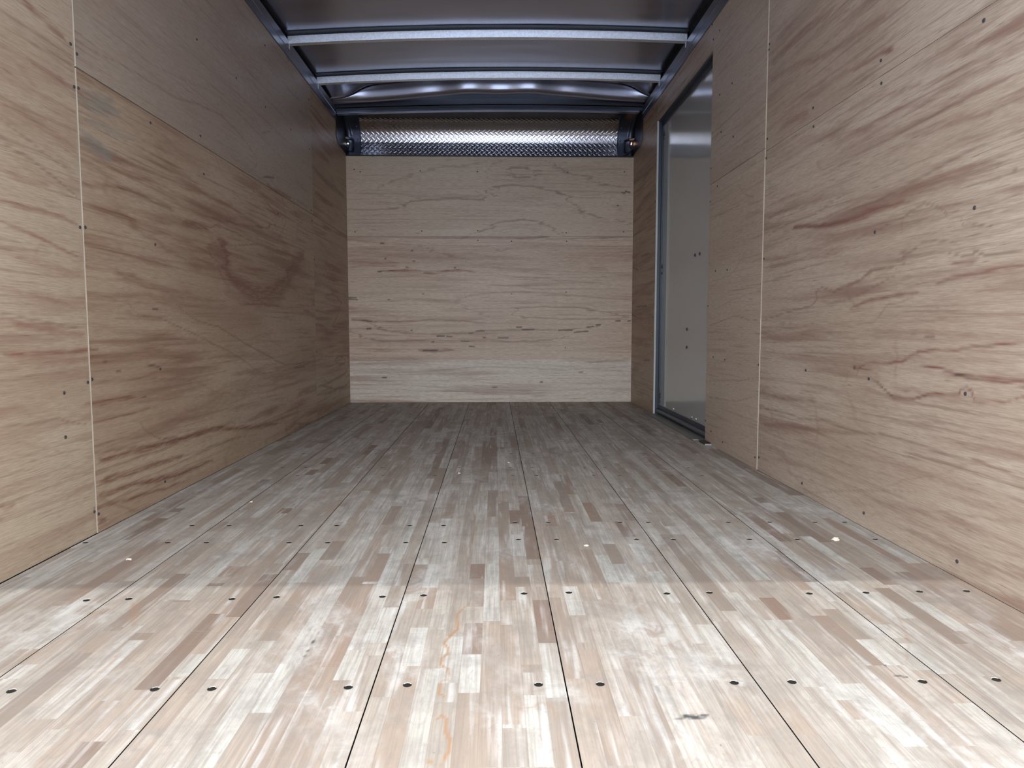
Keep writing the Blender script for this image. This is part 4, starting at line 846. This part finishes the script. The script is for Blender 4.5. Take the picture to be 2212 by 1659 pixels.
def roof_bow(y, label, group=None):
    e = bpy.data.objects.new('roof_bow', None); COL.objects.link(e); e.location = (0, y, 0)
    xs = np.linspace(XL+.002, XR-.002, 48)
    prof = [(-.050, .0435), (-.050, .0400), (-.006, .0400), (-.006, .0360), (0, .0375), (0, .0), (.034, .0), (.034, .0400), (.075, .0400), (.075, .0435)]
    def sweep(name, prof, xa, mat, par):
        bm = bmesh.new(); rings = [[bm.verts.new((x, a, bowz(x)+b)) for a, b in prof] for x in xa]
        for r0, r1 in zip(rings[:-1], rings[1:]):
            for i in range(len(prof)): bm.faces.new((r0[i], r0[(i+1) % len(prof)], r1[(i+1) % len(prof)], r1[i]))
        bm.faces.new(rings[0]); bm.faces.new(rings[-1][::-1]); return bm_obj(name, bm, mat, par)
    sweep('channel', [(-.004, .0375), (0, 0), (.034, 0), (.040, .0375)], xs, M_GALV, e)
    sweep('flange', [(-.050, .0435), (-.050, .0400), (-.016, .0400), (-.016, .0375), (-.0125, .0375), (-.0125, .0400), (.085, .0400), (.085, .0435)], xs, M_HEAD, e)
    for x in (XL+.004, XR-.004):
        bm = bmesh.new(); add_box(bm, x-.0035, x+.0035, .010, .018, bowz(x)-.028, bowz(x)+.001); o = bm_obj('bolt', bm, M_BRIGHT, e)
    tag(e, label, 'beam', group); return e
roof_bow(3.928, 'galvanized steel roof bow spanning the ceiling, nearer of the two')
roof_bow(4.545, 'galvanized steel roof bow spanning the ceiling, farther one by the front header')

def rail(name, x, s, zt, zb):
    bm = bmesh.new()   # extruded side rail: face flush above the plywood, a fine rib along its middle
    prof = [(x+s*.0, zb-.004), (x+s*.006, zb-.004), (x+s*.006, zb+.036), (x+s*.0085, zb+.038), (x+s*.0085, zb+.040), (x+s*.006, zb+.042), (x+s*.006, zt), (x-s*.03, zt), (x-s*.03, zb-.004)]
    ys = (Y0, 5.06)
    a, b = [[bm.verts.new((p, y, z)) for p, z in prof] for y in ys]
    for i in range(len(prof)): bm.faces.new((a[i], a[(i+1) % len(prof)], b[(i+1) % len(prof)], b[i]))
    bm.faces.new(a); bm.faces.new(b[::-1]); return tag(bm_obj(name, bm, M_RAIL), None, None, kind='structure')
rail('trim_left', XL, 1, RT_L, PT_L); rail('trim_right', XR, -1, RT_R, PT_R)
# closed upper side walls between rail and roof skin
for nm, x in (('wall_upper_left', XL-.10), ('wall_upper_right', XR+.07)):
    o = box(nm, M_SEAL_SHADE, None, x, x+.03, Y0, 5.6, 2.02, 2.27); tag(o, None, None, kind='structure')  # blue-black colour paints in the dark gap that the roof skin mirrors
# front header: stepped angle under the front edge of the roof skin
def xsweep(name, prof, x0, x1, mat, parent=None, n=40, crown=True, smooth=False):
    bm = bmesh.new(); rings = []
    for x in np.linspace(x0, x1, n):
        dz = (bowz(x)-bowz(0))*(.75 if crown else 0); rings.append([bm.verts.new((x, a, b+dz)) for a, b in prof])
    for r0, r1 in zip(rings[:-1], rings[1:]):
        for i in range(len(prof)): bm.faces.new((r0[i], r0[(i+1) % len(prof)], r1[(i+1) % len(prof)], r1[i]))
    bm.faces.new(rings[0]); bm.faces.new(rings[-1][::-1]); return bm_obj(name, bm, mat, parent, smooth)
hd = xsweep('trim_1', [(5.050, 2.175), (5.050, 2.110), (5.100, 2.110), (5.100, 2.175)], XL+.004, XR-.004, M_HEAD)
tag(hd, None, None, kind='structure')
xsweep('ledge', [(5.056, 2.1085), (5.052, 2.1040), (5.052, 2.084), (5.09, 2.084), (5.09, 2.1085)], XL+.006, XR-.006, M_HEAD, hd)
xsweep('lip', [(5.049, 2.0835), (5.049, 2.0805), (5.052, 2.0790), (5.046, 2.0755), (5.046, 2.0690), (5.09, 2.0690), (5.09, 2.0835)], XL+.012, XR-.03, M_RAIL, hd)

# ------------------------------------------------------------------ front nose: concave diamond plate between two corner caps
NP = np.array([(5.10, 2.125), (5.22, 2.120), (5.305, 2.100), (5.358, 2.070), (5.389, 2.034), (5.404, 2.000), (5.412, 1.972), (5.417, 1.948), (5.4175, 1.925), (5.416, 1.890), (5.413, 1.848)])
def resample(pts, step):
    pts = np.array([tuple(p) for p in smooth_path([(a, b, 0) for a, b in pts], 12)])[:, :2]
    s = np.concatenate([[0], np.cumsum(np.hypot(*np.diff(pts, axis=0).T))]); t = np.arange(0, s[-1], step)
    return np.stack([np.interp(t, s, pts[:, 0]), np.interp(t, s, pts[:, 1])], -1), t
np_pts, np_t = resample(NP, .0022)
tan_ = np.gradient(np_pts, axis=0); tan_ /= np.hypot(*tan_.T)[:, None]; nrm = np.stack([tan_[:, 1], -tan_[:, 0]], -1)   # towards the room
def grid_mesh(name, P, mat, parent=None, flip=False):
    nx, ny = P.shape[:2]; idx = np.arange(nx*ny).reshape(nx, ny)
    F = np.stack([idx[:-1, :-1], idx[1:, :-1], idx[1:, 1:], idx[:-1, 1:]], -1).reshape(-1, 4)
    if flip: F = F[:, ::-1]
    me = bpy.data.meshes.new(name); me.from_pydata(P.reshape(-1, 3).tolist(), [], F.tolist()); me.polygons.foreach_set('use_smooth', [True]*len(F))
    return link(name, me, parent, mat)
PXL, PXR = -.992, .925
xs = np.arange(PXL, PXR, .0026); XX, TT = np.meshgrid(xs, np_t, indexing='ij')
pit = .0368; rowh = .0185; h = np.zeros_like(XX)
for par in (0, 1):      # raised lozenges, leaning alternately left and right
    ang = math.radians(40 if par else -40); ca, sa_ = math.cos(ang), math.sin(ang)
    cx = (XX/pit + .5*par); dx = (cx-np.round(cx))*pit; cyv = (TT/(2*rowh)+.5*par); dy = (cyv-np.round(cyv))*2*rowh
    a = (dx*ca+dy*sa_)/.0180; b = (-dx*sa_+dy*ca)/.0056
    h = np.maximum(h, np.clip(1-a*a-b*b*(1+a*a), 0, 1)**.6)
h *= .0008
P = np.stack([XX, np_pts[None, :, 0]+nrm[None, :, 0]*h+0*XX, np_pts[None, :, 1]+nrm[None, :, 1]*h], -1)
nose = grid_mesh('nose_panel', P, M_TREAD)
tag(nose, 'curved diamond-plate aluminium panel high across the front wall', 'metal panel')
xsweep('bottom_flange', [(5.4165, 1.8600), (5.4125, 1.8455), (5.4125, 1.8425), (5.43, 1.8420), (5.43, 1.8600)], PXL, PXR, M_BRIGHT, nose, crown=False)
gk = bmesh.new(); add_box(gk, XL-.02, XR+.01, 5.386, 5.46, 1.8335, 1.8420); o = bm_obj('trim_2', gk, M_BLACK); tag(o, None, None, kind='structure')

def corner_cap(side, label):
    """cast corner cap: continues the nose curve, rounds forward onto the side wall, with a sunken pocket for the grommet"""
    s = -1 if side == 'L' else 1; xin = PXL if side == 'L' else PXR; xout = (XL+.003) if side == 'L' else (XR-.003)
    ys_z = np.array([(2.12, 5.06), (2.02, 5.052), (1.96, 5.06), (1.915, 5.062), (1.885, 5.085), (1.85, 5.13), (1.838, 5.26), (1.80, 5.29)])
    path_n = 90; zt = np_pts[:, 1]; pts, t = np_pts[::2], np_t[::2]; nr = nrm[::2]
    w = abs(xout-xin); R = .028
    P = np.zeros((path_n, len(pts), 3))
    for j, ((yp, z), (ny_, nz_)) in enumerate(zip(pts, nr)):
        yside = np.interp(-z, -ys_z[:, 0], ys_z[:, 1]); yside = min(yside, yp-.03)
        La, Lb, Lc = w-R, R*math.pi/2, max(yp-R-yside, .005); tot = La+Lb+Lc
        for i in range(path_n):
            d = tot*i/(path_n-1)
            if d < La: x, y, nx_, nyy, nzz = d, yp, 0, ny_, nz_
            elif d < La+Lb: a = (d-La)/R; x, y, nx_, nyy, nzz = w-R+R*math.sin(a), yp-R*(1-math.cos(a)), -math.sin(a), -math.cos(a), 0
            else: x, y, nx_, nyy, nzz = w, yp-R-(d-La-Lb), -1, 0, 0
            # pocket in (x,z): lozenge shape
            lo = .052 if side == 'L' else .050
            q = min((d-lo)/.008, (1.978-.35*max(0, .10-d)-z)/.008 if True else 9, (z-1.872)/.008)
            q = max(0., min(1., q)); 
            rib = math.exp(-((d-(La-.012+.15*(z-1.98)))/.0028)**2)*.003 if z > 1.985 else 0
            dep = -.020*q*q*(3-2*q)*(1 if d < La+Lb+.02 else max(0, 1-(d-La-Lb-.02)/.01)) + rib
            P[i, j] = (xin+s*(x+nx_*dep), y+nyy*dep, z+nzz*dep)
    e = bpy.data.objects.new('corner_cap', None); COL.objects.link(e); e.location = (0, 0, 0)
    grid_mesh('shell', P, M_CAP, e, flip=(side == 'L'))
    # raised joint bead beside the diamond plate, with two rivets
    bm = bmesh.new(); tube(bm, [(xin-s*.002, p[0]+nn_[0]*.0012, p[1]+nn_[1]*.0012) for p, nn_ in zip(pts[::4], nr[::4])], .0032, 8); bm_obj('joint_bead', bm, M_SEAL_SHADE, e, True)
    for zz in (1.958, 2.046):
        j = int(np.argmin(abs(pts[:, 1]-zz))); c = Vector((xin+s*.020, pts[j, 0]+nr[j, 0]*.002, pts[j, 1]+nr[j, 1]*.002))
        bm = bmesh.new(); bmesh.ops.create_uvsphere(bm, u_segments=12, v_segments=8, radius=.0062, matrix=Matrix.Translation(c)); bm_obj('rivet', bm, M_RAIL, e, True)
    # round grommet; its glowing bead is a painted glint of leaking light
    gx = xin+s*(.098 if side == 'L' else .103); gz = 1.932 if side == 'L' else 1.938
    j = int(np.argmin(abs(pts[:, 1]-gz))); gy = pts[j, 0]+.020-.004
    bm = bmesh.new(); bmesh.ops.create_cone(bm, cap_ends=True, segments=20, radius1=.016, radius2=.014, depth=.005, matrix=Matrix.Translation((gx, gy-.006, gz)) @ Matrix.Rotation(math.pi/2, 4, 'X') @ Matrix.Diagonal((1, 1.9, 1, 1)))
    g = bm_obj('grommet', bm, M_CAP if side == 'L' else M_SEAL_SHADE, e)
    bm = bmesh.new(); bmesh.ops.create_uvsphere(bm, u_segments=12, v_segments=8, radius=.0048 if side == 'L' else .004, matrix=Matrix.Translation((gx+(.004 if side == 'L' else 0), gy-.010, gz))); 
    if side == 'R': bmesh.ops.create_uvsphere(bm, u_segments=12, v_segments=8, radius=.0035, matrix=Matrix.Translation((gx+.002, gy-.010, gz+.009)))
    bm_obj('glint_bead', bm, M_GLINT if side == 'L' else M_GLINT_ORANGE, g, True)
    tag(e, label, 'corner cap'); return e
corner_cap('L', 'dark cast corner cap at left end of the diamond-plate panel, painted white glint')
corner_cap('R', 'dark cast corner cap at right end of the diamond-plate panel, painted orange glint')
bm = bmesh.new(); tube(bm, smooth_path([(.60, 5.405, 1.845), (.80, 5.402, 1.844), (.90, 5.398, 1.845), (.965, 5.392, 1.849), (1.005, 5.385, 1.872), (1.035, 5.375, 1.898), (1.07, 5.365, 1.909), (1.10, 5.35, 1.905)]), .0048, 8)
cb = bm_obj('cable', bm, M_BLACK, None, True); tag(cb, 'black cable curving across the right corner cap', 'cable')
bm = bmesh.new(); tube(bm, [(.958, 5.384, 1.853), (.956, 5.380, 1.842), (.958, 5.379, 1.834)], .0026, 6); bm_obj('cable_tie', bm, M_BLACK, cb, True)
# closing shell behind the nose so no light leaks in
o = box('wall_nose', M_DARK, None, XL-.1, XR+.1, 5.56, 5.6, 1.7, 2.35); tag(o, None, None, kind='structure')
o = box('ceiling_nose', M_DARK, None, XL-.1, XR+.1, 5.08, 5.6, 2.18, 2.2); tag(o, None, None, kind='structure')

# ------------------------------------------------------------------ side door
DX = 1.082
door = box('door_1', M_DOOR, None, DX, DX+.03, 3.40, 4.66, .02, 1.87); tag(door, None, None, kind='structure')
fr = bmesh.new(); add_box(fr, XR+.002, DX+.03, 4.6205, 4.66, .002, 1.90)                      # far jamb
add_box(fr, XR+.0105, DX+.03, 3.44, 4.6205, 1.872, 1.90); add_box(fr, XR+.010, DX+.03, 3.38, 3.455, .002, 1.90)
jamb = bm_obj('door_frame', fr, M_SEAL_SHADE, door); 
box('edge_trim', M_WHITE, door, XR-.001, XR+.010, 4.6150, 4.6215, .002, 1.879)
sl = bmesh.new(); 
for a in ((DX-.010, DX, 4.604, 4.6205, .04, 1.872), (DX-.010, DX, 3.455, 4.6205, 1.848, 1.872)): add_box(sl, *a)
bm_obj('door_seal', sl, M_SEAL_SHADE, door)
sb = bmesh.new()                                                                             # bulb seal along the foot
tube(sb, [(DX-.012, 3.455, .024), (DX-.012, 4.605, .024)], .014, 12); add_box(sb, DX-.006, DX+.002, 3.455, 4.6205, .002, .060); bm_obj('bottom_seal', sb, M_SEAL_SHADE, door)
for (y, z) in SCREW_MIRROR_DOTS:  # doubled heads are a screw plus its mirror image, both set as solids
    bm = bmesh.new(); bmesh.ops.create_uvsphere(bm, u_segments=12, v_segments=8, radius=.0092, matrix=Matrix.Translation((DX-.001, min(y, 4.598), max(z, .075))) @ Matrix.Diagonal((.6, 1, 1, 1)))
    bm_obj('screw_and_mirror_dot', bm, M_SCREWL if z < .06 else M_SCREW, door, True)
th = bmesh.new(); add_box(th, 1.003, DX-.002, 3.52, 4.70, .0002, .0032); add_box(th, 1.028, DX-.002, 3.40, 3.52, .0002, .0032); thr = bm_obj('threshold', th, M_SILL, door)
box('sill_lip', M_SILL, door, .996, 1.004, 3.53, 4.70, .0002, .005)
bm = bmesh.new(); add_box(bm, 1.012, XR+.001, 3.365, 3.46, .0005, .010); chn = bm_obj('sill_channel', bm, M_BLACK, door)
box('cut_end', M_BRIGHT, door, 1.012, XR, 3.360, 3.3655, .0005, .0065)
box('cut_end', M_BRIGHT, door, .999, 1.022, 3.512, 3.518, .0005, .005)

# ------------------------------------------------------------------ debris on the floor
rng = random.Random(3)
DL = ['splintered pale wood chip, largest, on the floor by the right wall', 'small pale wood crumb right behind the largest splinter chip', 'tiny pale wood crumb on the middle of the floor in front of the front wall', 'tiny white wood crumb on the floor right of centre',
      'tiny pale wood crumb on the floor farthest back in the middle', 'tiny white wood crumb on the left floor nearest the left wall', 'tiny pale crumb on the left floor halfway back']
for i, (x, y) in enumerate(DEBRIS):
    s = (.008, .005, .004, .005, .004, .005, .004)[i]; bm = bmesh.new()
    bmesh.ops.create_icosphere(bm, subdivisions=2, radius=s, matrix=Matrix.Diagonal((1.3, .8, .45, 1)))
    for v in bm.verts: v.co += Vector([rng.uniform(-.22, .22)*s for _ in range(3)]); v.co.z = max(v.co.z+s*.35, 0.0)
    o = bm_obj('wood_chip', bm, M_CHIP); o.location = (x, y, .0003); tag(o, DL[i], 'wood chip')

# ------------------------------------------------------------------ outside: rear frame of the body and the ground behind it
rf = bmesh.new(); add_box(rf, XL-.08, XR+.08, Y0-.03, Y0, 2.02, 2.30); add_box(rf, XL-.08, XL-.002, Y0-.03, Y0, -.1, 2.02); add_box(rf, XR+.005, XR+.08, Y0-.03, Y0, -.1, 2.02)
add_box(rf, XL-.08, XR+.08, Y0-.03, Y0, -.12, -.001); rfo = bm_obj('door_frame_rear', rf, M_RAIL); rfo.name = 'trim_3'; tag(rfo, None, None, kind='structure')
k = NT('asphalt', .9); g_ = k.n('ShaderNodeTexCoord').outputs['Object']; k.l(k.mix(k.noise(g_, (40, 40, 40), 4), (.30, .315, .37), (.38, .395, .45)), k.b.inputs['Base Color'])
gr = bmesh.new(); vs = [gr.verts.new(p) for p in ((-60, -80, -.95), (60, -80, -.95), (60, 60, -.95), (-60, 60, -.95))]; gr.faces.new(vs)
gro = bm_obj('ground', gr, k.m); tag(gro, None, None, kind='structure')
